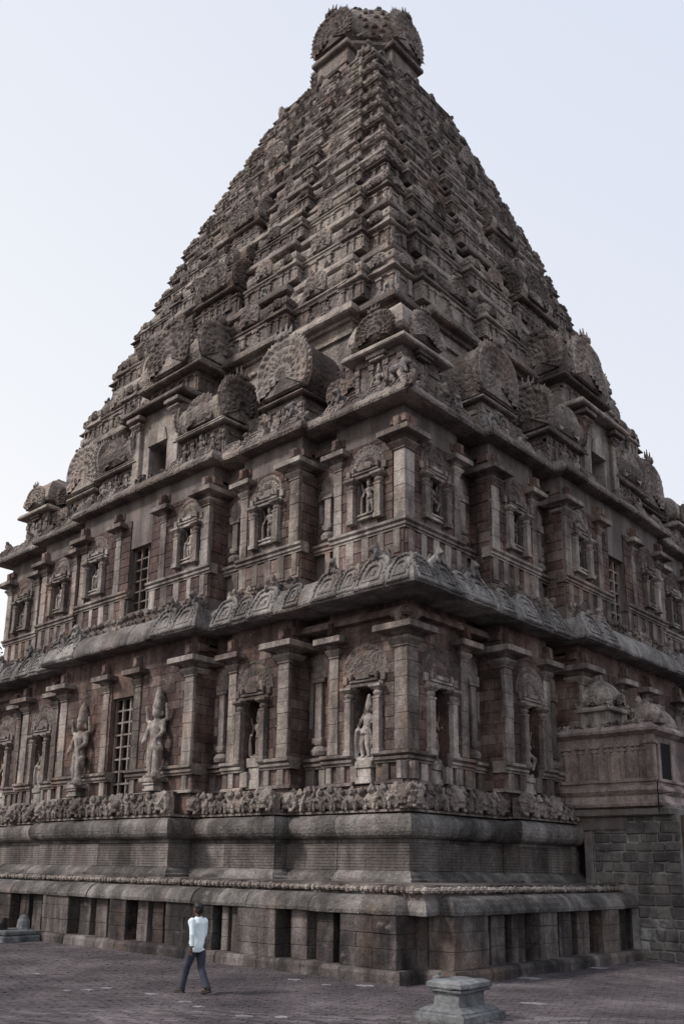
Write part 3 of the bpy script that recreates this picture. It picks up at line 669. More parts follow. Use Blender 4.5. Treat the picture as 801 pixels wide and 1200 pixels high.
for face in (0, 1):
    for u in (-.45, .55, 2.25, 4.9, 6.7): 
        for uu in (u, S-u): kud(face, uu, 1.02, 9.86, .72 if u < 0 else .95, .88 if u < 0 else 1.05, .5, u > 0)
    for u in (1.4, 3.6, 5.8): 
        for uu in (u, S-u): kud(face, uu, 1.0, 9.9, .6, .88, .5, False)
    for u in (8.0, 9.1, 14.9, 16.0): kud(face, u, 1.57, 9.86, .95, 1.05, .5)
    for u, w_ in ((.12, .2), (1.2, .2), (2.0, .2), (2.9, .2), (4.6, .5), (6.2, .5), (7.4, .5), (8.3, .95), (9.9, .95)):
        for uu in (u, S-u): kud(face, uu, w_, 16.02, .8, .78, .55, rnd.random() < .4)
# ------------------------------------------------------------------ upper tiers
# shrine roofs and bodies, local +y outward, origin at foot centre
def body_mesh(wd, dp, h, npil=4):
    mb = MB(); X, Y = wd/2, dp/2
    mb.cbox(-X+.06, X-.06, -Y, Y-.06, 0, h, .01); mb.cbox(-X, X, -Y, Y, 0, .1*h+.03, .015); mb.cbox(-X, X, -Y, Y, h*.86, h, .015)
    for i in range(npil):
        x = -X+.09+(2*X-.18)*i/(npil-1); mb.cbox(x-.07, x+.07, -Y, Y-.0, .1*h, h*.88, .01); mb.cbox(x-.11, x+.11, -Y, Y+.03, h*.72, h*.84, .01)
    for sx in (-1, 1): 
        for y in (Y-.10, -Y*.2): mb.cbox(sx*X-.07, sx*X+.07 if False else sx*X+.0*sx+.02, y-.07, y+.07, .1*h, h*.88, .01)
    return mb
def kapota_sq(mb, hx, hy, z, o, k):
    prof = [(-.1, z), (o-.05, z-.02), (o, z+.02), (o, z+.07*k), (o*.8, z+.17*k), (o*.4, z+.26*k), (-.05, z+.3*k)]
    mb.rings([[(-hx-d, -hy-d, q), (hx+d, -hy-d, q), (hx+d, hy+d, q), (-hx-d, hy+d, q)] for d, q in prof]); return mb
def kuta_roof(hx, hy, k=1.0):
    """eave slab and squat curved square dome"""
    mb = MB(); kapota_sq(mb, hx, hy, 0, .22*k, .8*k); z = .22*k
    mb.square([(hx*.86, z), (hx*.86, z+.12*k), (hx*1.12, z+.16*k), (hx*1.2, z+.24*k), (hx*1.17, z+.42*k), (hx*1.02, z+.68*k), (hx*.78, z+.90*k), (hx*.48, z+1.06*k), (hx*.25, z+1.13*k), (hx*.22, z+1.2*k)], sub=4)
    for i in range(5): mb.square([(hx*1.2-.1*i*hx*1.0*.9, z+(.26+.2*i)*k), (hx*1.23-.1*i*hx*.9, z+(.28+.2*i)*k), (hx*1.2-.1*i*hx*.9, z+(.32+.2*i)*k)], sub=1) if False else None
    return mb
def block_roof(h, k):
    mb = MB(); mb.square([(h*.9, -.02), (h*1.12, 0), (h*1.24, .05*k), (h*1.22, .11*k), (h*1.08, .24*k), (h*.98, .38*k), (h*.97, .50*k), (h*1.05, .56*k), (h*1.08, .64*k), (h*1.06, .92*k), (h*.92, 1.05*k), (h*.62, 1.12*k), (h*.5, 1.16*k), (h*.46, 1.26*k), (h*.25, 1.32*k)], sub=5)
    for a in range(4):
        for i in range(5):
            x = -h*.8+h*1.6*i/4; p = Matrix.Rotation(a*PI/2, 3, 'Z') @ Vector((x, h*1.06, 0)); mb.ball((p.x, p.y, .78*k), (.055, .055, .09*k), 6, 5)
    return mb
def finial(k=1.0):
    mb = MB(); mb.lathe([(.13*k, 0), (.2*k, .05*k), (.1*k, .12*k), (.17*k, .2*k), (.2*k, .28*k), (.13*k, .38*k), (.05*k, .44*k), (.07*k, .48*k), (.02*k, .62*k)], 9); return mb
def barrel(hx, r, k=1.0, ends=True):
    """horseshoe vault along x over an eave slab; half length hx, half depth r"""
    mb = MB(); kapota_sq(mb, hx, r, 0, .2*k, .8*k); z = .2*k; rs = []
    n = 12; sec = [(r*1.12*math.cos(a)*(1.06 if abs(a-PI/2) > .8 else 1), r*.62+r*.95*math.sin(a)) for a in [PI*1.2-PI*1.4*i/n for i in range(n+1)]]
    m = 10
    for i in range(m+1):
        x = -hx+2*hx*i/m; sag = 1-.05*math.sin(PI*i/m); rs.append([(x, y, z+max(0, q)*sag) for y, q in sec])
    mb.rings(rs)
    for i in range(max(3, int(hx*3))):
        x = -hx*.8+1.6*hx*i/(max(3, int(hx*3))-1); mb.lathe([(.05*k, z+r*1.5), (.11*k, z+r*1.6), (.05*k, z+r*1.68), (.02*k, z+r*1.85)], 6, x, 0)
    return mb
TM = {}
for k in range(3):
    TM['kbody', k] = body_mesh(1.0, 1.0, .62, 3).jitter(.01, 4, k).mesh('shrine_body', 'tower')
    TM['kroof', k] = block_roof(.5, .62).jitter(.018, 3.3, k).mesh('domed_roof', 'tower')
    TM['sbody', k] = body_mesh(1.6, 1.0, .62, 4).jitter(.01, 4, k).mesh('shrine_body', 'tower')
    TM['sroof', k] = barrel(.74, .42, .62).jitter(.018, 3.3, k).mesh('barrel_roof', 'tower')
    TM['cbody', k] = body_mesh(3.0, 1.0, .62, 7).jitter(.01, 4, k).mesh('shrine_body', 'tower')
    TM['croof', k] = barrel(1.42, .44, .62).jitter(.018, 3.3, k).mesh('barrel_roof', 'tower')
TM['fin'] = finial(.55).mesh('roof_finial', 'tower')
ME['tdeity'] = []
for m_ in ME['deity'][:2]:
    c = m_.copy(); c.materials.clear(); c.materials.append(M_['tower']); ME['tdeity'].append(c)
def jf(): return rnd.choice(ME['fan'])
def js(): return rnd.choice(ME['fan_small'])
def kuta(face, u, w_, z, s, both=True, drz=0, hs=1):
    k = rnd.randrange(3); o = part('corner_shrine' if both else 'small_shrine', TM['kbody', k], face, u, w_, z, (hs, hs, s*rnd.uniform(.95, 1.03)), drz=drz+rnd.uniform(-.02, .02))
    obj('domed_roof', TM['kroof', rnd.randrange(3)], o, (0, 0, .62))
    if s > .75: obj('shrine_figure', rnd.choice(ME['tdeity']), o, (0, .46, .06), 0, .25)
    for a in ((0, PI/2, -PI/2) if both else (0,)):
        obj('fan_gable', js(), o, (-math.sin(a)*.545, math.cos(a)*.545, .86), a, (.50, .6, .40))
    if rnd.random() < .6: obj('roof_finial', TM['fin'], o, (0, 0, 1.42), 0, .7)
    return o
def sala(face, u, w_, z, s, wide='s', crest=True, bs=1.0):
    k = rnd.randrange(3); o = part('vaulted_shrine', TM[wide+'body', k], face, u, w_, z, (s*bs, s, s), drz=rnd.uniform(-.015, .015))
    obj('barrel_roof', TM[wide+'roof', rnd.randrange(3)], o, (0, 0, .62))
    if s > .75:
        for x in ((-.26, .26) if wide == 's' else (-.9, -.3, .3, .9)): obj('shrine_figure', rnd.choice(ME['tdeity']+ME['squat'][:1]), o, (x, .46, .06), 0, .25)
    L_ = .74 if wide == 's' else 1.42
    obj('fan_gable', jf() if crest else js(), o, (0, .50, .74), 0, (.85/bs, .9, .72))
    for sgn in (-1, 1): obj('fan_gable', rnd.choice([jf(), js()]), o, (sgn*(L_+.0), 0, .72), -sgn*PI/2, (rnd.uniform(.8, .98), .5, rnd.uniform(.6, .76)))
    if wide == 'c':
        for sgn in (-1, 1): obj('fan_gable', js(), o, (sgn*.85, .48, .74), 0, (.55/bs, .8, .5))
    return o
TI = [(-.2, 16.5, None), (2.1, 21.3, .5), (2.95, 24.1, .5), (3.6, 26.7, .45), (4.25, 28.75, .42), (4.72, 30.5, .38), (5.15, 31.95, .34), (5.7, 33.55, .32), (6.2, 34.95, .30), (6.7, 36.3, .30), (7.25, 37.8, .28), (7.75, 39.2, .26), (8.15, 40.45, .26)]
def tier_geo(s):
    f = (12-s)/12; wA = 1.05+1.9*f if False else (.75+1.35*f)
    return f, s+wA, s+wA+ (12-s-wA)*.42, .42*f+.06, .80*f+.12   # f, uB, uC, dB, dC
for i in range(1, len(TI)):
    s, z, ch = TI[i]; ps, pz, pc = TI[i-1]; ptop = pz+(pc or 0)
    f, ub, uc, dB, dC = tier_geo(s)
    ins = .38+.1*f
    # wall of this tier
    wo = outline(steps(-s-ins, ub+.12, -s+dB-ins, uc+.12, -s+dC-ins))
    core('tier_wall', wo, [(0, ptop-.3), (0, ptop+.12), (.0, ptop+.12), (0, z-.1)], 'tower')
    cp = outline(steps(-s-.28, ub, -s+dB-.28, uc, -s+dC-.28))
    o_ = .28; k = ch/.5
    pr = [(-.5, z-.16*k), (-.05, z-.16*k), (.0, z-.1), (.0, z-.05), (o_-.08, z-.05), (o_, z), (o_, z+.10*k), (o_-.06, z+.24*k), (o_-.17, z+.4*k), (o_-.32, z+.5*k), (-.5, z+.5*k)]
    courses('tier_cornice', cp, pr, 'tower', 40, .012, sub=.35, back=True)
    core('tier_roof', cp, [(-.3, z+.3*ch), (-.3, z+ch*.97)], 'tower')
    if i < len(TI)-1:
        gp = TI[i+1][1]-(z+ch); q_ = min(gp/1.75, 1.35); t_ = z+ch-.03
        core('parapet', cp, [(-.35, t_), (-.22, t_), (-.22, t_+.12*q_), (-.33, t_+.15*q_), (-.33, t_+.42*q_), (-.22, t_+.45*q_), (-.18, t_+.52*q_), (-.28, t_+.62*q_), (-.6, t_+.64*q_)], 'tower')
        core('tier_ledge', wo, [(-.1, z-.75*ch-.35), (.12, z-.75*ch-.33), (.14, z-.75*ch-.22), (.05, z-.75*ch-.15), (-.1, z-.75*ch-.12)], 'tower')
        core('tier_ledge', cp, [(-.6, t_+.98*q_), (-.48, t_+1.0*q_), (-.44, t_+1.08*q_), (-.52, t_+1.16*q_), (-.8, t_+1.2*q_)], 'tower')
# shrines standing on each tier deck, in front of the next tier's wall
def deck(i):
    s, z, ch = TI[i]; ns, nz, _ = TI[i+1]; top = z+(ch or 0)-.02; gap = nz-top
    f, ub, uc, dB, dC = tier_geo(s); dpt = ns-s+.45
    for face in (0, 1):
        sc = min(gap/1.75, 1.35)*1.02; 
        wa = -s-.5*sc-.30
        # B and C shrines
        for uu in ((ub+uc)/2+.1, S-(ub+uc)/2-.1):
            wid = (uc-ub)-.1; bs = max(.8, min(1.6, wid/(1.75*sc)))
            sala(face, uu, -s+dB-.5*sc-.30, top, sc*1.0, 's', rnd.random() < .7, bs)
        wid = (24-2*uc)-.3; bs = wid/(3.2*sc); 
        if bs > 1.45:
            sala(face, 12, -s+dC-.5*sc-.26, top, sc*1.05, 's', True, 1.25)
            for uu in (12-wid*.34, 12+wid*.34): sala(face, uu, -s+dC-.5*sc-.30, top, sc*.95, 's', False, max(.7, (wid*.30)/(1.7*sc)))
        else: sala(face, 12, -s+dC-.5*sc-.26, top, sc*1.0, 'c', True, max(.6, bs))
        for uu, d_ in ((ub-.02, dB), (uc-.02, dC)):
            for u_ in (uu, S-uu): kuta(face, u_, -s+d_-.34-.3*sc, top, sc*rnd.uniform(.80, .92), False, hs=.62*sc+.12)
        # figures and small gables in the gaps, arches on the cornice
        for uu in (ub-.05, uc-.05):
            for u_ in (uu, S-uu): part('tower_figure', rnd.choice(ME['tdeity']+ME['lump']), face, u_, -s-.45+(dB if uu > ub else 0)*.7, top, sc*.55*rnd.uniform(.8, 1.1), drz=rnd.uniform(-.3, .3))
        n_ = int((24-2*s)/.8)
        for j in range(n_+1):
            u_ = s+.25+(24-2*s-.5)*j/n_; wd_ = -s+(dC if uc < u_ < S-uc else dB if ub < u_ < S-ub else 0)
            o = part('arch_relief', js(), face, u_+rnd.uniform(-.08, .08), wd_-.02, z+.02, (rnd.uniform(.42, .6), .7, min(.75, (ch or .5)*1.15)))
            o.rotation_euler[0] = .45
            if rnd.random() < .85: part('tower_ornament', rnd.choice(ME['lump']+[ME['beast']]), face, u_+.4, wd_-.42, top-.03, sc*rnd.uniform(.45, .7), drz=rnd.uniform(-.6, .6))
    hs = (ub-s-.28)*.86
    for fc, u_ in ((0, s+.5*hs+.28), (0, S-s-.5*hs-.28), (1, S-s-.5*hs-.28)):
        kuta(fc, u_, -s-.5*hs-.28, top, sc, hs=hs)
for i in range(1, len(TI)-1): deck(i)
# ---- first deck: the largest shrines, with pavilions that rise through two tiers
def big_fan(face, u, w_, z, wd, h, parent=None): return part('fan_gable', ME['fan'][0], face, u, w_, z, (wd, 1.4, h))
DK = 16.48
kr = kuta_roof(.95, .95, 1.55).jitter(.03, 1.8, 4).mesh('domed_roof', 'tower'); kb = body_mesh(1.9, 1.9, 1.75, 4).jitter(.012, 3, 2).mesh('shrine_body', 'tower')
for fc, u_ in ((0, 1.7), (0, S-1.7), (1, S-1.7)):
    o = part('corner_shrine', kb, fc, u_, -1.7, DK, 1.0)
    obj('domed_roof', kr, o, (0, 0, 1.75), 0, (1, 1, .92))
    for a in (0, PI/2, -PI/2, PI): obj('fan_gable', ME['fan'][1], o, (-math.sin(a)*1.2, math.cos(a)*1.2, 1.98), a, (1.5, 1, 1.1))
    obj('roof_finial', TM['fin'], o, (0, 0, 3.5), 0, 1.2)
    for a in (0, PI/2, -PI/2): 
        obj('shrine_figure', ME['tdeity'][0], o, (-math.sin(a)*.97+.0, math.cos(a)*.93, .2), a, .62); obj('roof_bracket', MB().cbox(-.38, .38, -.2, .18, 0, .16, .02).cbox(-.3, .3, -.2, .12, -.1, 0, .02).mesh('roof_bracket', 'tower'), o, (-math.sin(a)*1.02, math.cos(a)*.95, 1.6), a)
def outward_barrel(wd, ln, h):   # vault whose gable faces outward
    mb = MB(); r = wd/2; n = 16; sec = [(r*math.cos(a)*(1+.05*math.sin(a)), max(0, h*.42+h*.56*math.sin(a))) for a in [PI*1.22-PI*1.44*i/n for i in range(n+1)]]
    mb.rings([[(x, y, z) for x, z in sec] for y in (-ln, -ln*.5, 0)]); return mb
bb = body_mesh(1.7, 1.5, 1.5, 4).jitter(.012, 3, 5).mesh('shrine_body', 'tower'); ob = outward_barrel(2.35, 1.9, 2.3).jitter(.03, 1.6, 2).mesh('barrel_roof', 'tower')
eb = kapota_sq(MB(), .95, .85, 0, .14, .5).jitter(.01, 3).mesh('eave', 'tower')
for face in (0, 1):
    for u_ in (5.8, S-5.8):
        o = part('gabled_shrine', bb, face, u_, -1.4, DK); obj('eave', eb, o, (0, 0, 1.5)); obj('barrel_roof', ob, o, (0, .9, 1.62))
        obj('fan_gable', ME['fan'][2], o, (0, .92, 1.62), 0, (2.5, 1.5, 2.2)); obj('shrine_figure', ME['tdeity'][1], o, (0, .75, .2), 0, .58)
    # long side vaults of the central pavilion, gables facing along the wall
    for u_, sg in ((9.35, 1), (S-9.35, -1)):
        o = part('vaulted_shrine', body_mesh(2.4, 1.5, 1.35, 5).mesh('shrine_body', 'tower'), face, u_, -.75, DK)
        obj('eave', kapota_sq(MB(), 1.3, .85, 0, .16, .5).mesh('eave', 'tower'), o, (0, 0, 1.3)); obj('barrel_roof', barrel(1.25, .9, .5).jitter(.03, 1.6).mesh('barrel_roof', 'tower'), o, (0, 0, 1.4))
        for q in (-1, 1): obj('fan_gable', ME['fan'][0], o, (q*1.3, 0, 1.42), -q*PI/2, (2.15, 1.3, 1.85))
        obj('arch_relief', ME['fan_small'][0], o, (.0, .98, 1.45), 0, (1.6, 1.1, 1.25))
        obj('shrine_figure', ME['tdeity'][1], o, (.0, .78, .05), 0, .66); obj('shrine_figure', ME['tdeity'][0], o, (1.0, .74, .05), 0, .62); obj('shrine_figure', ME['tdeity'][0], o, (-1.0, .74, .05), 0, .62)
    # central door bay
    mb = MB(); 
    for sx in (-1, 1): mb.cbox(min(sx*.55, sx*1.45), max(sx*.55, sx*1.45), -1.6, .0, 0, 3.3, .02); mb.cbox(min(sx*1.0, sx*1.42), max(sx*1.0, sx*1.42), -.3, .16, 0, 2.6, .02)
    mb.cbox(-.6, .6, -1.6, .0, 1.75, 3.3, .02); mb.prism([(-.6, 1.75), (.6, 1.75), (.45, 2.3), (0, 2.6), (-.45, 2.3)], -.1, .06)
    mb.cbox(-1.5, 1.5, -1.6, .1, -.1, .08, .02)
    o = part('door_bay', mb.jitter(.012, 2).mesh('door_bay', 'trim'), face, 12, .05, DK)
    for sx in (-1, 1): obj('capital', capital(.42, .42, .8).mesh('capital', 'tower'), o, (sx*1.2, 0, 2.55))
    obj('opening_shade_sheet', MB().box(-.56, .56, -.05, 0, 0, 1.76).mesh('opening_shade_sheet', 'dark'), o, (0, -1.0, .08))  # black sheet painting the shade in the doorway
    obj('eave', kapota_sq(MB(), 1.6, .9, 0, .35, 1.2).jitter(.02, 2).mesh('eave', 'tower'), o, (0, -.75, 3.2))
    # upper crossed vault above the door bay
    o = part('vaulted_shrine', body_mesh(2.9, 1.6, 1.0, 6).mesh('shrine_body', 'tower'), face, 12, -1.3, 20.1)
    obj('eave', kapota_sq(MB(), 1.75, .95, 0, .2, .6).mesh('eave', 'tower'), o, (0, 0, 1.0)); obj('barrel_roof', barrel(1.85, .95, .4).jitter(.03, 1.5).mesh('barrel_roof', 'tower'), o, (0, 0, 1.1))
    obj('barrel_roof', outward_barrel(2.5, 1.4, 2.1).mesh('barrel_roof', 'tower'), o, (0, 1.1, 1.15)); obj('fan_gable', ME['fan'][1], o, (0, 1.13, 1.15), 0, (2.65, 1.5, 2.05))
    for q in (-1, 1): obj('fan_gable', ME['fan'][0], o, (q*1.9, 0, 1.2), -q*PI/2, (2.15, 1.4, 1.9))
    # second, smaller crossed vault higher up the face
    for (zz, w_, k) in ((24.9, -3.0, .72), (29.3, -4.35, .6), (34.2, -6.05, .46)):
        o = part('vaulted_shrine', bpy.data.meshes['shrine_body'] if False else body_mesh(2.6*k, 1.6*k, 1.1*k, 5).mesh('shrine_body', 'tower'), face, 12, w_, zz)
        obj('eave', kapota_sq(MB(), 1.6*k, .9*k, 0, .22*k, .7*k).mesh('eave', 'tower'), o, (0, 0, 1.1*k)); obj('barrel_roof', barrel(1.7*k, .95*k, .4*k).jitter(.02, 2).mesh('barrel_roof', 'tower'), o, (0, 0, 1.25*k))
        obj('fan_gable', ME['fan'][2], o, (0, 1.1*k, 1.3*k), 0, (2.4*k, 1.4*k, 2.0*k))
        for q in (-1, 1): obj('fan_gable', ME['fan'][1], o, (q*1.75*k, 0, 1.3*k), -q*PI/2, (2.1*k, 1.3*k, 1.9*k))
    # seated figures, wall slabs with arches and ornaments along the deck
    for (u0, u1, w_) in ((-.1, 3.3, -.02), (3.9, 7.7, .28), (8.2, S-8.2, .72), (S-7.7, S-3.9, .28), (S-3.3, S+.1, -.02)):
        n_ = round((u1-u0)/.62)
        for j in range(n_):
            uu = u0+(u1-u0)*(j+.5)/n_
            if rnd.random() < .8 : part('deck_ornament', rnd.choice(ME['lump']+ME['squat']+[ME['beast']]), face, uu, w_-.30+rnd.uniform(-.1, .1), DK-.1, rnd.uniform(.55, .9), drz=rnd.uniform(-.5, .5))
    for uu in (2.95, 3.65, 7.15, 7.75):
        for u_ in (uu, S-uu):
            o = part('deck_panel', MB().cbox(-.42, .42, -.18, .1, 0, 1.0, .05).cbox(-.3, .3, -.1, .16, .1, .8, .04).jitter(.02, 3).mesh('deck_panel', 'tower'), face, u_, -1.05, DK); obj('arch_relief', js(), o, (0, .12, .85), 0, (.85, 1, .8))
            part('tower_figure', rnd.choice(ME['tdeity']), face, u_, -1.5, DK+1.7, .6)
core('tier_wall', outline(steps(-2.2, 4.2, -1.9, 8, -1.3)), [(0, 16.2), (0, 19.2)], 'tower')
# beast row with wings near the corner of tier one and bull figures at the summit
# ------------------------------------------------------------------ neck and crown
NZ = 41.0
core('summit_platform', outline(steps(-8.7)), [(0, NZ-.2), (0, NZ+.5), (-.15, NZ+.7), (-.4, NZ+.75)], 'tower')
oct_ = lambda r, z, n=8, sub=3: [ (lambda a, b, t: ((a[0]*(1-t)+b[0]*t), (a[1]*(1-t)+b[1]*t), z))((r/math.cos(PI/8)*math.cos(PI/8+PI/4*k), r/math.cos(PI/8)*math.sin(PI/8+PI/4*k)), (r/math.cos(PI/8)*math.cos(PI/8+PI/4*(k+1)), r/math.cos(PI/8)*math.sin(PI/8+PI/4*(k+1))), t/sub) for k in range(n) for t in range(sub)]
mb = MB(); mb.rings([oct_(r, z) for r, z in ((1.9, NZ+.5), (1.9, NZ+2.3), (2.1, NZ+2.35), (2.1, NZ+2.6), (1.9, NZ+2.65))])
neck = obj('crown_neck', mb.jitter(.03, 1.5).mesh('crown_neck', 'tower'), temple)
mb = MB(); mb.rings([oct_(r, z) for r, z in ((1.9, NZ+2.6), (2.45, NZ+2.65), (2.68, NZ+2.8), (2.7, NZ+2.95), (2.5, NZ+3.05), (2.48, NZ+3.15), (2.68, NZ+3.45), (2.76, NZ+3.9), (2.74, NZ+4.35), (2.58, NZ+4.85), (2.28, NZ+5.4), (1.86, NZ+5.95), (1.35, NZ+6.4), (.85, NZ+6.7), (.3, NZ+6.8))])
dome = obj('crown_dome', mb.jitter(.06, 1.2).mesh('crown_dome', 'carve'), temple)
mb = MB(); r_ = random.Random(8)
for (r, z) in ((2.78, NZ+3.55), (2.84, NZ+3.95), (2.82, NZ+4.4), (2.62, NZ+4.9), (2.28, NZ+5.4), (1.86, NZ+5.95)):
    for x, y, _ in oct_(r-.13, z, 8, 5): mb.ball((x+r_.uniform(-.1, .1), y+r_.uniform(-.1, .1), z-.05+r_.uniform(-.12, .12)), (r_.uniform(.10, .24), r_.uniform(.10, .24), r_.uniform(.08, .2)), 6, 5)
obj('crown_carving', mb.mesh('crown_carving', 'tower'), dome, kind='stuff')
mb = MB(); mb.lathe([(.5, 0), (.7, .15), (.4, .4), (.7, .8), (.75, 1.1), (.45, 1.4), (.15, 1.6), (.2, 1.75), (.04, 2.3)], 14)
obj('crown_finial', mb.mesh('crown_finial', 'tower'), dome, (0, 0, NZ+6.2), sc=.4)
for k in range(4):
    a = k*PI/2; 
    o = obj('crown_gable', MB().cbox(-1.25, 1.25, -1.0, .25, 0, .9, .04).cbox(-1.5, 1.5, -1.0, .5, .9, 1.15, .05).cbox(-1.4, 1.4, -1.0, .42, 1.15, 1.3, .05).cbox(-1.1, 1.1, -1, .2, -.6, 0, .03).jitter(.02, 2, k).mesh('crown_gable', 'tower'), temple, (-math.sin(a)*2.45, math.cos(a)*2.45, NZ+1.75), a, (.86, 1, 1))
    obj('fan_gable', ME['fan_flame'][k % 2], o, (0, .43, 1.28), 0, (2.95, 1.6, 2.2)); obj('barrel_roof', outward_barrel(2.5, .8, 1.9).mesh('barrel_roof', 'tower'), o, (0, .38, 1.3))
for a in (PI/4, 3*PI/4, 5*PI/4, 7*PI/4):
    for d in (-.28, .28): obj('summit_bull', ME['beast'], temple, (-math.sin(a+d*.6)*3.0, math.cos(a+d*.6)*3.0, NZ+.7), a, 1.7)
    obj('crown_relief', ME['fan_small'][0], temple, (-math.sin(a)*2.68, math.cos(a)*2.68, NZ+3.1), a, (1.5, .8, 1.5))
for (fc, u_) in ((0, 9.1), (0, 14.9), (1, 14.9), (0, 12), (1, 12)): part('summit_figure', rnd.choice(ME['lump']), fc, u_, -8.75, NZ+.3, 1.3)
# ------------------------------------------------------------------ masonry blocks of the two storeys
BL = []
def panel(face, u0, u1, z0, z1, w_, bh=.30, bw=.5):
    z = z0; row = 0
    while z < z1-.05:
        z2 = min(z1, z+bh*rnd.uniform(.85, 1.2)); z2 = z1 if z1-z2 < .12 else z2
        u = u0; first = True
        while u < u1-.02:
            l = bw*rnd.uniform(.7, 1.4)*(rnd.uniform(.4, .9) if first and row % 2 else 1); first = False
            v = min(u1, u+l); v = u1 if u1-v < .18 else v
            g_ = .02 if z > 10 else .012; BL.append((face, (u+v)/2, w_+rnd.uniform(0, .022), (z+z2)/2, v-u-g_, z2-z-g_)); u = v
        z = z2; row += 1
for face in (0, 1):
    for mir in (0, 1):
        def P_(u0, u1, z0, z1, w_, **k):
            if mir: u0, u1 = S-u1, S-u0
            panel(face, u0, u1, z0, z1, w_, **k)
        for W, zl, zh, nt_, N, pl in ((W1, 5.62, 9.1, 7.75, N1, '1'), (W2, 12.38, 15.1, 14.25, N2, '2')):
            a, b, c = W['a'], W['b'], W['c']
            for (u0, u1, w_, nn) in ((-a+.4, 3.15, a, [N[0]]), (3.2, 4.15, a-.28, []), (4.2, 6.95, b, [N[1]]), (7.0, 7.97, b-.28, []), (8.05, 11.35, c, N[2:])):
                x = u0
                for n_ in nn:
                    P_(x, n_-.40, zl, nt_, w_); P_(n_-.85, n_+.85, nt_+.6, zh, w_, bh=.26) if False else None; x = n_+.40
                P_(x, u1, zl, nt_, w_)
                P_(u0, u1, nt_, zh, w_)
        a, b, c = W2['a'], W2['b'], W2['c']
        for (u0, u1, w_) in ((-a, 3.15, a), (4.2, 6.95, b), (8.0, 11.3, c)): P_(u0, u1, 11.2, 12.0, w_, bh=.4)
    # returns of the bays that face the near corner
for W, zl, zh in ((W1, 4.75, 9.2), (W2, 11.2, 15.2)):
    for fc in (4, 5):
        panel(fc, W['a']-.26, W['b']-.01, zl, zh, -4.2, bw=.42, bh=.32); panel(fc, W['b']-.26, W['c']-.01, zl, zh, -8.0, bw=.42, bh=.32)
        panel(fc, W['a']-.26, W['b']-.01, zl, zh, -(S-6.95), bw=.42, bh=.32); panel(fc, W['b']-.26, W['a']+.02, zl, zh, -(S-3.15), bw=.42, bh=.32) if False else None
unit = MB().cbox(-.5, .5, -.05, .05, -.5, .5, .012)
ub_me = []
for k in range(4):
    m_ = MB(); m_.cbox(-.5, .5, -.5, .5, -.5, .5, .03); rr_ = random.Random(k)
    m_.v = [(x+rr_.uniform(-.012, .012), y, z+rr_.uniform(-.012, .012)) for x, y, z in m_.v]; ub_me.append(m_)
unit_me = [m_.mesh('stone_block', 'wall') for m_ in ub_me]
def keyd(b):
    q = pix(FP(b[0], b[1], b[2], b[3])[0])
    if q is None or not (0 < q[0] < 801 and 0 < q[1] < 1200): return -1
    return b[4]*b[5]/q[2]**2*(abs((Vector(FP(b[0], b[1], b[2], b[3])[0])-CAM).normalized().dot(Vector((0, -1, 0) if b[0] in (0, 5) else (1, 0, 0)))))
BL.sort(key=keyd, reverse=True)
for b in BL[:300]: part('stone_block', rnd.choice(unit_me), b[0], b[1], b[2], b[3], (b[4], .07, b[5]))
mb = MB()
for b in BL[300:]:
    p, rz = FP(b[0], b[1], b[2], b[3]); p = tl(p); src = ub_me[rnd.randrange(4)]; c_, s_ = round(math.cos(rz)), round(math.sin(rz))
    mb.add([(p.x+c_*x*b[4]-s_*y*.07, p.y+s_*x*b[4]+c_*y*.07, p.z+z*b[5]) for x, y, z in src.v], src.f)
obj('stonework', mb.mesh('stonework', 'wall'), temple, kind='stuff')
# ------------------------------------------------------------------ statues: things standing in the niches
def statue(name, me, label, face, u, w_, z, s, group=None, base=.35, drz=0):
    p, rz = FP(face, u, w_, z); o = thing(name, label, 'statue', p, group, None, rz+drz)
    bw = .30
    if base: obj('pedestal', MB().cbox(-bw, bw, -.22, .24, 0, base*.3, .015).cbox(-bw*.8, bw*.8, -.2, .2, base*.3, base*.7, .015).cbox(-bw, bw, -.22, .25, base*.7, base, .015).mesh('pedestal', 'pale'), o)
    obj('figure', me, o, (0, 0, base), 0, s); return o
D = ME['deity']; DD = ME['deity_shaded']
a1, b1, c1_, a2, b2, c2_ = W1['a'], W1['b'], W1['c'], W2['a'], W2['b'], W2['c']
GN = 'statues in the niches of the tower'; GG = 'large guardian statues beside the windows'
statue('niche_statue', D[0], 'pale stone crowned god on a pedestal in the lower niche left of the near corner', 0, 1.72, a1-.14, 4.74, .98, base=.62, group=GN)
statue('niche_statue', D[1], 'small pale stone god in the second lower niche left of the near corner', 0, 5.77, b1-.25, 4.74, .78, base=.95, group=GN)
statue('guardian_statue', ME['dvara'], 'large pale guardian with raised leg leaning on a club right of the barred window', 0, 9.72, c1_+.16, 4.8, (1.18, 1.15, 1.13), base=.28, group=GG)
statue('guardian_statue', ME['dvara'], 'large weathered guardian carved on the wall left of the barred window', 0, S-9.72, c1_+.16, 4.8, (1.18, 1.15, 1.13), base=.28, group=GG)
statue('niche_statue', D[0], 'tall pale stone god in the lower niche nearest the left edge', 0, S-5.75, b1-.14, 4.74, .95, base=.6, group=GN)
statue('niche_statue', D[1], 'lower corner bay god at the very left edge of the tower', 0, S-1.7, a1-.14, 4.74, .95, base=.6, group=GN)
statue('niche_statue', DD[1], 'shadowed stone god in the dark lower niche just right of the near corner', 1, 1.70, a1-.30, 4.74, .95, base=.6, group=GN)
statue('niche_statue', D[2], 'pale four armed god in the narrow lower niche beside the stair shrine', 1, 5.75, b1-.25, 4.74, .9, base=.5, group=GN)
statue('guardian_statue', ME['dvara'], 'guardian carved behind the small domed shrine', 1, 9.72, c1_+.16, 4.8, (1.18, 1.15, 1.13), base=.28, group=GG)
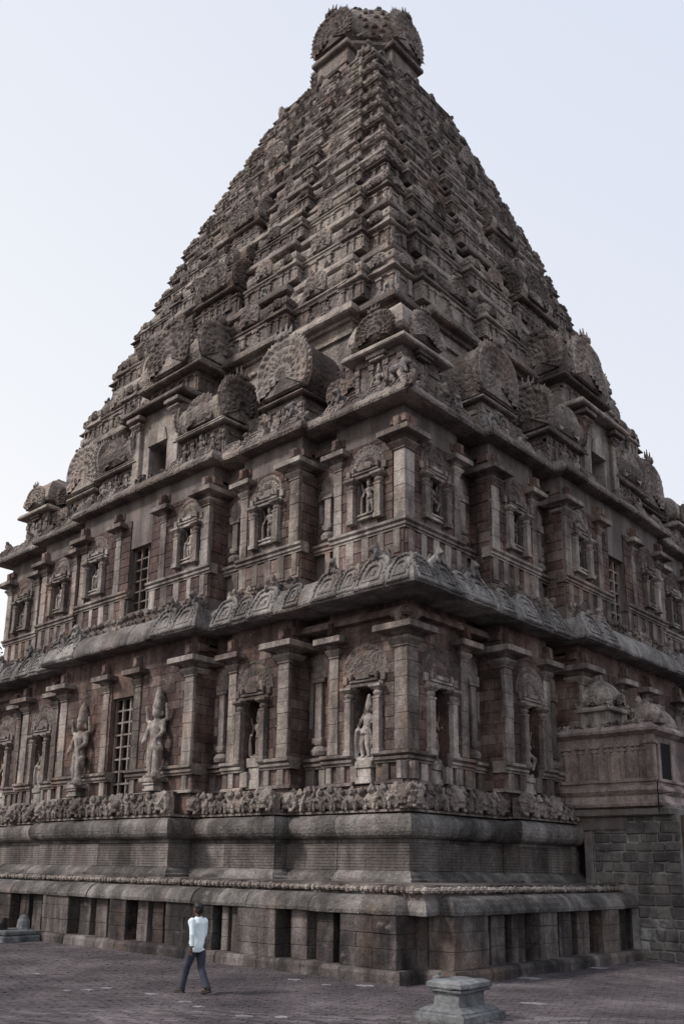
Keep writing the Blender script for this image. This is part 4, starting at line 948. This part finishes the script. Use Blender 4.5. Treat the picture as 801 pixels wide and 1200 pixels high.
lab = [('upper niche god beside the near corner on the left face', a2, N2[0]), ('upper niche god on the projecting bay left of the corner bay', b2, N2[1]), ('upper niche god just right of the barred upper window', c2_, N2[2]),
       ('upper niche god just left of the barred upper window', c2_, S-N2[2]), ('upper niche god fifth from the near corner on the left face', b2, S-N2[1]), ('upper niche god at the far left end of the tower', a2, S-N2[0])]
for j, (l, w_, u) in enumerate(lab): statue('niche_statue', rnd.choice(D[:2]), 'weathered '+l, 0, u, w_-.10, 12.6, .66, base=.18, group=GN)
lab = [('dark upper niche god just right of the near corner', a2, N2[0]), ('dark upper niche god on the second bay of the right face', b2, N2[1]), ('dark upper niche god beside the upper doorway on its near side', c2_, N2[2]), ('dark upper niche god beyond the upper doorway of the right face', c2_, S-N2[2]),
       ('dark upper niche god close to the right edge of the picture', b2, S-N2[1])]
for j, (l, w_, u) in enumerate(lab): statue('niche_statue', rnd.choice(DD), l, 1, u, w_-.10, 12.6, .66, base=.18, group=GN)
# ------------------------------------------------------------------ stair shrine on the right
SY = 7.8
sh = thing('stair_shrine', 'reddish walled stair shrine on grey rubble masonry built against the right face', 'shrine', (2.4, SY, 0))
def sp_(name, mb, mk, **k):
    mb.v = [(x-2.4, y-SY, z) for x, y, z in mb.v]; return obj(name, mb.mesh(name, mk), sh, **k)
mb = MB().box(.98, 3.82, SY+.06, SY+5, 1.95, 4.15).box(1.6, 3.82, SY+.06, SY+5, -.1, 1.96).box(3.8, 7.5, SY+.10, SY+5, -.1, 1.15)
sp_('mortar_core', mb, 'mortar')
# lintel over the dark gap, and a black sheet painting the shade inside it
sp_('lintel_stone', MB().cbox(.1, 2.3, SY-.02, SY+.6, 3.72, 4.16, .03).jitter(.02, 2), 'rubble')
sp_('jamb_stone', MB().cbox(.84, 1.12, SY-.03, SY+.6, 1.9, 3.70, .02).jitter(.015, 2), 'rubble')
sp_('opening_shade_sheet', MB().box(.2, .98, SY+.25, SY+.3, 1.6, 3.8), 'dark')
rub = random.Random(21); z = 0.0; stones = []
while z < 4.12:
    hh = rub.uniform(.24, .38); z2 = min(4.14, z+hh); z2 = 4.14 if 4.14-z2 < .12 else z2
    x0 = 1.14 if z > 1.9 else 2.45-.2*0; x1 = 3.84 if z > 1.12 else 6.4
    if z <= 1.9 and z2 > 1.9 and False: pass
    x = x0
    while x < x1-.05:
        l = rub.uniform(.28, .62); v = min(x1, x+l); v = x1 if x1-v < .15 else v
        stones.append((x, v, z, z2)); x = v
    z = z2
for x, v, z, z2 in stones:
    m_ = MB().cbox(x+.012, v-.012, SY+.035-rub.uniform(0, .035), SY+.15, z+.010, z2-.010, .035).jitter(.045, 2.6, rub.random()*9)
    c = Vector(((x+v)/2, SY, z)); m_.v = [(a-c.x, b-c.y, d-c.z) for a, b, d in m_.v]
    wh = .25 < z < 1.1 and any(abs((x+v)/2-q) < .17 for q in (2.75, 3.2, 3.62))
    obj('rubble_stone', m_.mesh('rubble_stone', 'limed' if wh else 'rubble'), sh, (c.x-2.4, 0, z), 0)
# plaster marks of lime on the lower wall
def band(z0, z1, d0, d1=None, x1=3.2, name='wall_band', mk='red'):
    d1 = d0 if d1 is None else d1
    m_ = MB().rings([[(-.3, SY-d, z), (x1+d, SY-d, z), (x1+d, SY+4.2, z), (-.3, SY+4.2, z)] for d, z in ((d0, z0), (d1, z1))]); return m_
def rbands(name, prof, mk='red', x1=3.2):
    m_ = MB(); m_.rings([[(-.3, SY-d, z)]+[(-.3+(x1+.3+d)*t/12, SY-d, z) for t in range(1, 12)]+[(x1+d, SY-d, z), (x1+d, SY+4.2, z), (-.3, SY+4.2, z)] for d, z in prof]); sp_(name, m_.jitter(.02, 1.8), mk)
rbands('floor_slab', [(.12, 4.14), (.20, 4.17), (.22, 4.34), (.12, 4.38), (.05, 4.40)], 'rubble', 3.5)
rbands('base_moulding', [(.12, 4.38), (.30, 4.42), (.32, 4.50), (.22, 4.56), (.18, 4.72), (.10, 4.76), (.14, 4.80), (.22, 4.90), (.20, 5.0), (.10, 5.04), (.05, 5.07)])
rbands('dado_moulding', [(.05, 5.07), (.05, 5.14), (.12, 5.17), (.12, 5.24), (.04, 5.27), (.0, 5.28)])
rbands('shrine_wall', [(-.04, 5.25), (-.04, 6.62)])
rbands('roof_moulding', [(0, 6.60), (.08, 6.64), (.22, 6.70), (.24, 6.78), (.14, 6.88), (.02, 6.96), (-.2, 6.98)])
for x in (.35, .85, 1.35, 1.8, 2.25, 2.7, 3.08):
    sp_('wall_pilaster', MB().cbox(x-.06, x+.06, SY-.02, SY+.1, 5.27, 6.25, .01).cbox(x-.13, x+.13, SY-.03, SY+.1, 6.12, 6.2, .01).cbox(x-.17, x+.17, SY-.05, SY+.1, 6.26, 6.33, .01).jitter(.012, 4, x), 'red')
sp_('corner_pillar', MB().cbox(3.0, 3.26, SY-.05, SY+.2, 5.27, 6.6, .02).cbox(2.95, 3.32, SY-.1, SY+.25, 6.3, 6.45, .02).jitter(.012, 3), 'red')
sp_('door_jamb', MB().cbox(3.12, 3.22, SY+.45, SY+.62, 4.9, 6.45, .01), 'red'); sp_('door_jamb', MB().cbox(3.12, 3.22, SY+1.4, SY+1.6, 4.9, 6.45, .01), 'red')
sp_('opening_shade_sheet', MB().box(3.165, 3.175, SY+.6, SY+1.42, 4.6, 6.4), 'dark')  # flat black panel stands in for the shade within the door
# roof: parapet ornaments, dome shrine and sculpture
for j in range(11):
    x = .1+j*.3; m_ = rnd.choice(ME['lump']); o = obj('roof_ornament', m_, sh, (x-2.4, .05+rnd.uniform(-.05, .05), 6.86), PI+rnd.uniform(-.6, .6), (.62, .6, .42))
dcx, dcy = 1.35, SY+.75
dcx = 1.30; mb = MB().cbox(dcx-.44, dcx+.44, dcy-.44, dcy+.44, 6.9, 7.5, .02)
for sx in (-1, 0, 1):
    for sy in (-1, 1): mb.cbox(dcx+sx*.42-.07, dcx+sx*.42+.07, dcy+sy*.44-.06, dcy+sy*.44+.06, 6.9, 7.48, .01)
mb.square([(.50, 7.48), (.64, 7.50), (.66, 7.57), (.56, 7.65), (.46, 7.68), (.46, 7.74)], dcx, dcy, sub=3)
d0 = sp_('roof_shrine', mb.jitter(.015, 4), 'trim')
mb = MB().square([(.58, 0), (.68, .04), (.74, .14), (.72, .26), (.60, .46), (.42, .62), (.24, .74), (.10, .80), (.08, .86), (.02, .95)], 0, 0, sub=4)
for i in range(6):
    for j in range(28):
        a = 2*PI*j/28; k_ = .74-.10*i; rr_ = k_/max(abs(math.cos(a)), abs(math.sin(a))); mb.ball((rr_*math.cos(a), rr_*math.sin(a), .16+.1*i), (.055, .055, .04), 5, 4)
obj('dome', mb.jitter(.01, 5).mesh('dome', 'pale'), d0, (dcx-2.4, dcy-SY, 7.70), sc=(.76, .76, 1.12))
for a in (0, PI/2, PI, -PI/2): obj('arch_relief', ME['fan_small'][1], d0, (dcx-2.4-math.sin(a)*.72, dcy-SY+math.cos(a)*.60, 7.66), a, (.42, .8, .42))
for a in (PI/4, 3*PI/4, -PI/4, -3*PI/4): obj('roof_figure', ME['lump'][2], d0, (dcx-2.4-math.sin(a)*.78, dcy-SY+math.cos(a)*.78, 7.52), a, .5)
bull = MB(); bull.ball((0, 0, .32), (.55, .3, .3), 12, 9); bull.ball((.42, 0, .62), (.2, .17, .22), 10, 8); bull.ball((.62, 0, .6), (.14, .11, .11), 8, 6); bull.ball((.1, 0, .6), (.16, .14, .16), 8, 6); bull.box(-.65, .7, -.34, .34, 0, .12)
for s_ in (-1, 1): limb(bull, [(.35, s_*.22, .25), (.55, s_*.22, .12), (.4, s_*.22, .08)], [.11, .08, .06]); bull.ball((-.3, s_*.24, .2), (.25, .1, .17), 8, 6); bull.ball((.4, s_*.2, .7), (.05, .1, .05), 6, 5); bull.tube([(.42, s_*.1, .8), (.44, s_*.14, .92)], [.035, .015], 5)
for k in range(10): bull.ball((rnd.uniform(-.6, .6), rnd.uniform(-.3, .3), rnd.uniform(.1, .45)), rnd.uniform(.08, .16), 7, 5)
obj('roof_sculpture', remesh(bull, 'roof_sculpture', 'trim', .03), sh, (.62, .35, 6.93), PI, (.72, .8, 1.1))
obj('roof_sculpture', remesh(bull, 'roof_sculpture', 'trim', .04), sh, (.62, 1.5, 6.93), -PI/2, (.9, .7, .9))
# iron down pipe and old timber prop beside the masonry
pr_ = thing('timber_prop', 'tall weathered timber prop standing at the right end of the rubble wall', 'post', (4.0, SY+.0, 1.15))
obj('post', MB().cbox(-.06, .06, -.05, .05, 0, 2.98, .01).jitter(.008, 1.5).mesh('post', 'wood'), pr_)
obj('foot', MB().cbox(-.09, .09, -.08, .08, -.0, .08, .01).mesh('foot', 'wood'), pr_)
pp = thing('iron_pipe', 'thin dark iron pipe fixed to the corner of the stair shrine', 'pipe', (3.46, SY-.36, 4.2))
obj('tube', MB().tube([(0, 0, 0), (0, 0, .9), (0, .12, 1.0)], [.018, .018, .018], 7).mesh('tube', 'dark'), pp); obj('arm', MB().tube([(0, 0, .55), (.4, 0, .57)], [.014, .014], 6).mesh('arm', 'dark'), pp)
# ------------------------------------------------------------------ ground
g = bpy.data.meshes.new('ground'); R_ = 1500
g.from_pydata([(-R_, -R_, -.012), (R_, -R_, -.012), (R_, R_, -.012), (-R_, R_, -.012)], [], [(0, 1, 2, 3)]); g.materials.append(M_['sand'])
ground = obj('ground', g, None, kind='structure')
# brick paving laid in rows; the ones showing largest are single parts
ang = math.radians(22); bw_, bh_ = .30, .125; ca, sa = math.cos(ang), math.sin(ang); bricks = []; r_ = random.Random(99)
for i in range(-190, 190):
    for j in range(-75, 75):
        lx = (j+(i % 2)*.5+r_.uniform(-.03, .03))*bw_; ly = i*bh_; x = lx*ca-ly*sa-3; y = lx*sa+ly*ca-6
        if y > -2.62 and x < 2.62: continue
        if x > 1.9 and y > SY-.1: continue
        if abs(x-5.28) < .0: continue
        d_ = (x-CAM.x)*fw.x+(y-CAM.y)*fw.y
        if d_ < 4: continue
        q = pix((x, y, 0)); 
        if q is None: continue
        vis = -60 < q[0] < 860 and q[1] < 1260
        if not vis and not (-500 < q[0] < 1300 and q[1] < 1500): continue
        bricks.append((vis and 0 < q[0] < 801 and q[1] < 1200, q[2], x, y))
bricks.sort(key=lambda b: (not b[0], b[1]))
bm_ = []
for k in range(4): m_ = MB(); m_.cbox(-bw_/2+.004, bw_/2-.004, -bh_/2+.004, bh_/2-.004, -.02, .012, .005); bm_.append(m_.jitter(.004, 9, k).mesh('paving_brick', 'brick'))
for v_, z_, x, y in bricks[:300]:
    o = obj('paving_brick', rnd.choice(bm_), ground, (x, y, rnd.uniform(-.004, .005)), ang+rnd.uniform(-.02, .02)); o.rotation_euler = (rnd.uniform(-.02, .02), rnd.uniform(-.02, .02), ang+rnd.uniform(-.02, .02))
rest = np.array([(x, y) for _, _, x, y in bricks[300:]]); n_ = len(rest)
rg = np.random.default_rng(4); a_ = ang+rg.normal(0, .012, n_); hz = .010+rg.normal(0, .004, n_)
cs = np.array([(-1, -1), (1, -1), (1, 1), (-1, 1)], float)
V_ = np.zeros((n_, 8, 3)); 
for k in range(8):
    ins = .0 if k < 4 else .004; hx, hy = bw_/2-.003-ins, bh_/2-.003-ins; cx, cy = cs[k % 4]*(hx, hy)
    V_[:, k, 0] = rest[:, 0]+cx*np.cos(a_)-cy*np.sin(a_); V_[:, k, 1] = rest[:, 1]+cx*np.sin(a_)+cy*np.cos(a_)
    V_[:, k, 2] = -.02 if k < 4 else hz+rg.normal(0, .003, n_)
F_ = np.array([(4, 5, 6, 7), (0, 1, 5, 4), (1, 2, 6, 5), (2, 3, 7, 6), (3, 0, 4, 7)]); FF = (F_[None]+(np.arange(n_)*8)[:, None, None]).reshape(-1, 4)
pm = bpy.data.meshes.new('brick_paving'); pm.from_pydata(V_.reshape(-1, 3).tolist(), [], FF.tolist()); pm.materials.append(M_['brick'])
obj('brick_paving', pm, ground, kind='stuff')
def unpix(px, py):
    d = fw*FPX+rt*(px-PPX)-up*(py-PPY); t = -CAM.z/d.z; return CAM+d*t
for k, (px, py, rr_) in enumerate([(43, 1142, .12), (103, 1161, .16), (80, 1162, .10), (126, 1159, .16), (180, 1166, .2), (216, 1175, .16), (233, 1181, .13), (287, 1192, .2), (330, 1193, .18), (345, 1149, .2), (382, 1155, .12), (615, 1147, .42), (597, 1146, .2), (700, 1135, .3), (739, 1130, .12), (625, 1177, .25), (428, 1156, .25)]):
    p = unpix(px, py); m_ = MB(); r_ = random.Random(k); n = 16; rs = [[(math.cos(2*PI*j/n)*rr_*r_.uniform(.45, 1.15), math.sin(2*PI*j/n)*rr_*.55*r_.uniform(.6, 1.1)) for j in range(n)]]
    m_.rings([[(x, y, 0) for x, y in rs[0]], [(x*.96, y*.96, .012) for x, y in rs[0]]]); obj('pale_stone', m_.mesh('pale_stone', 'white'), ground, (p.x, p.y, .012), ang)
# ------------------------------------------------------------------ altar stones
def altar_main():
    o = thing('altar_stone', 'grey granite altar block with broad slab top in front of the near corner', 'altar', (5.2, -5.33, 0))
    hx, hy = .30, .43
    def P(nm, prof, z, sub=5): obj(nm, MB().square(prof, 0, 0, hx, hy, sub).jitter(.016, 4.5, z).mesh(nm, 'ped'), o)
    P('foot_slab', [(.20, -.05), (.21, .05), (.20, .13), (.16, .15)], 0)
    P('base', [(.13, .14), (.13, .18), (.06, .22), (.0, .25)], 1)
    P('shaft', [(-.04, .24), (-.05, .28), (-.05, .44), (-.02, .47)], 2)
    P('cornice', [(-.03, .465), (.02, .475), (.03, .50), (.0, .515)], 3)
    P('top_slab', [(-.02, .51), (.03, .525), (.05, .55), (.045, .61), (.0, .635), (-.03, .638), (-.05, .65), (-.14, .652), (-.22, .648), (-.28, .65)], 4, 7)
    obj('loose_stone', MB().lathe([(.11, 0), (.10, .04), (.06, .07), (.06, .11), (.04, .125)], 9).jitter(.02, 6).mesh('loose_stone', 'ped'), o, (-.36, -.10, .625))
    return o
alt = altar_main(); alt.rotation_euler = (0, 0, math.radians(1))
o = thing('low_altar', 'low stone slab with a small rounded stone on it at the left edge', 'altar', (-13.55, -3.35, 0))
obj('slab', MB().cbox(-.55, .55, -.65, .65, -.02, .20, .04).cbox(-.48, .48, -.56, .56, .20, .36, .04).jitter(.03, 2.5).mesh('slab', 'ped'), o)
obj('rounded_stone', MB().lathe([(.24, 0), (.22, .12), (.2, .3), (.14, .42), (.05, .48)], 10).jitter(.02, 4).mesh('rounded_stone', 'ped'), o, (.05, .28, .34))
obj('offering_stone', remesh(lump(9), 'offering_stone', 'plinth', .04), o, (-.25, -.32, .34), 0, .9)
# ------------------------------------------------------------------ walking man
def person():
    o = thing('person', 'man in pale blue shirt and dark trousers walking away across the paving', 'person', (-.06, -6.79, 0))
    # local frame: +y = walking direction, x to his right
    hipL, hipR = (-.09, .0, .90), (.09, .0, .90)
    kL, aL = (-.10, .17, .50), (-.10, .30, .10)           # leading leg
    kR, aR = (.10, -.04, .49), (.10, -.24, .13)           # trailing leg, heel lifting
    mb = MB()
    for h, k, a in ((hipL, kL, aL), (hipR, kR, aR)):
        limb(mb, [h, k, a], [.075, .055, .04])
        mb.ball((a[0], a[1]+.07, a[2]-.04), (.04, .10, .035), 8, 6)
    mb.tube([(0, 0, .86), (0, .0, 1.05), (0, .0, 1.25), (0, -.01, 1.42), (0, -.01, 1.47)], [.12, .11, .125, .115, .055], 14, .6)
    mb.tube([(0, 0, 1.42), (0, .02, 1.54)], [.055, .052], 10)
    mb.ball((0, .03, 1.62), (.075, .095, .115), 14, 10); mb.ball((0, .125, 1.60), (.014, .02, .022), 6, 5)
    for s in (-1, 1): mb.ball((s*.078, .02, 1.61), (.014, .025, .035), 6, 5); mb.ball((s*.03, .11, 1.635), (.014, .012, .01), 6, 4)
    mb.ball((0, .115, 1.565), (.03, .015, .01), 6, 4); mb.tube([(0, .06, 1.53), (0, .1, 1.53)], [.045, .03], 8)
    arms = [[(-.17, -.0, 1.38), (-.22, -.10, 1.13), (-.23, -.10, .89)], [(.17, 0, 1.38), (.21, .03, 1.12), (.20, .17, .93)]]
    for pts in arms: limb(mb, pts, [.05, .04, .027])
    for pts in arms:
        w_ = Vector(pts[2]); d = (w_-Vector(pts[1])).normalized(); sgn = 1 if w_.x > 0 else -1
        mb.tube([w_, w_+d*.045, w_+d*.085], [.028, .038, .034], 8, .6)
        for k, (off, ln) in enumerate(((-.027, .062), (-.009, .075), (.009, .07), (.026, .055))):
            b = w_+d*.08+Vector((0, off, 0)); mb.tube([b, b+d*ln*.55, b+d*ln+Vector((-sgn*.015, 0, 0))], [.0105, .0095, .007], 6)
        b = w_+d*.03+Vector((0, .03, 0)); mb.tube([b, b+d*.03+Vector((0, .022, 0)), b+d*.06+Vector((-sgn*.008, .026, 0))], [.013, .011, .008], 6)
    obj('body', remesh(mb, 'body', 'skin', .0085), o)
    t = MB()
    for h, k, a, s in ((hipL, kL, aL, -1), (hipR, kR, aR, 1)):
        H, K, A = Vector(h), Vector(k), Vector(a)
        t.tube([H+Vector((0, 0, .05)), H+(K-H)*.4, K, K+(A-K)*.5, A+Vector((0, -.005, .0))], [.105, .098, .074, .068, .066], 14)
    t.tube([(0, 0, .82), (0, 0, .92), (0, 0, 1.02)], [.16, .165, .15], 14, .72)
    obj('trousers', remesh(t.jitter(.008, 7), 'trousers', 'trouser', .013), o)
    s_ = MB(); s_.tube([(0, .0, .82), (0, -.005, .90), (0, -.01, 1.05), (0, -.01, 1.22), (0, -.01, 1.36), (0, -.01, 1.44), (0, 0, 1.49)], [.175, .178, .165, .172, .170, .11, .062], 18, .72)
    for pts in arms:
        s_.ball(pts[0], .074, 10, 7); s_.tube([pts[0], Vector(pts[0]).lerp(Vector(pts[1]), .5), pts[1], Vector(pts[1]).lerp(Vector(pts[2]), .55), Vector(pts[1]).lerp(Vector(pts[2]), .9)], [.070, .062, .054, .048, .044], 10); s_.ball(pts[1], .049, 8, 6)
    s_.v = [(x, y+(.012*math.sin(z*34+x*22)+.008*math.sin(z*13-x*40))*(abs(x) < .2)*(z < 1.28), z+(.015*math.sin(x*14) if z < .84 else 0)) for x, y, z in s_.v]
    obj('shirt', remesh(s_.jitter(.022, 7), 'shirt', 'shirt', .012), o)
    h_ = MB(); h_.ball((0, .0, 1.655), (.088, .108, .095), 14, 10); h_.ball((0, -.03, 1.60), (.084, .08, .085), 12, 8); h_.ball((0, .06, 1.70), (.075, .06, .05), 8, 6)
    obj('hair', remesh(h_.jitter(.01, 20), 'hair', 'hair', .012), o)
    for a, r in ((aL, 0), (aR, .25)):
        m_ = MB(); m_.ball((0, .05, -.045), (.048, .14, .042), 12, 7); m_.box(-.045, .045, -.085, .18, -.095, -.07); m_.ball((0, -.04, -.02), (.048, .05, .06), 8, 6)
        x = obj('shoe', remesh(m_, 'shoe', 'shoe', .01), o, (a[0], a[1], a[2]+(.0 if r == 0 else .005))); x.rotation_euler = (-r, 0, 0)
    return o
man = person(); man.rotation_euler = (0, 0, math.radians(43+48)); 
# ------------------------------------------------------------------ tree far behind the left end
def tree(loc, h, label):
    r_ = random.Random(5); t = thing('distant_tree', label, 'tree', loc)
    m_ = MB().tube([(0, 0, 0), (.2, .1, h*.3), (0, .2, h*.6), (.2, 0, h*.85)], [.5, .38, .26, .1], 9)
    for k in range(7):
        a = k*2.4; m_.tube([(.1, .1, h*(.35+.06*k)), (math.cos(a)*1.6, math.sin(a)*1.6, h*(.45+.065*k)), (math.cos(a)*3, math.sin(a)*3, h*(.5+.07*k))], [.2, .12, .05], 6)
    obj('trunk', m_.mesh('trunk', 'wood'), t)
    c = MB()
    for k in range(70):
        a = r_.uniform(0, 2*PI); el = r_.uniform(-.6, 1.4); rr_ = 3.6*r_.uniform(.5, 1)*h/13; cx, cy, cz = math.cos(a)*math.cos(el)*rr_, math.sin(a)*math.cos(el)*rr_, h*.66+math.sin(el)*rr_*1.2
        for j in range(45):
            p = Vector((cx+r_.gauss(0, .5), cy+r_.gauss(0, .5), cz+r_.gauss(0, .45))); d1 = Vector((r_.uniform(-1, 1), r_.uniform(-1, 1), r_.uniform(-1, 1))).normalized()*.16; d2 = d1.cross(Vector((r_.uniform(-1, 1), r_.uniform(-1, 1), 1))).normalized()*.09
            c.add([p-d1, p+d2, p+d1, p-d2], [(0, 1, 2, 3)])
    me = bpy.data.meshes.new('crown'); me.from_pydata(c.v, [], c.f); me.materials.append(M_['leaf']); obj('crown', me, t)
tree((-34, 1.5, 0), 17, 'dark green tree glimpsed behind the far left end of the tower')
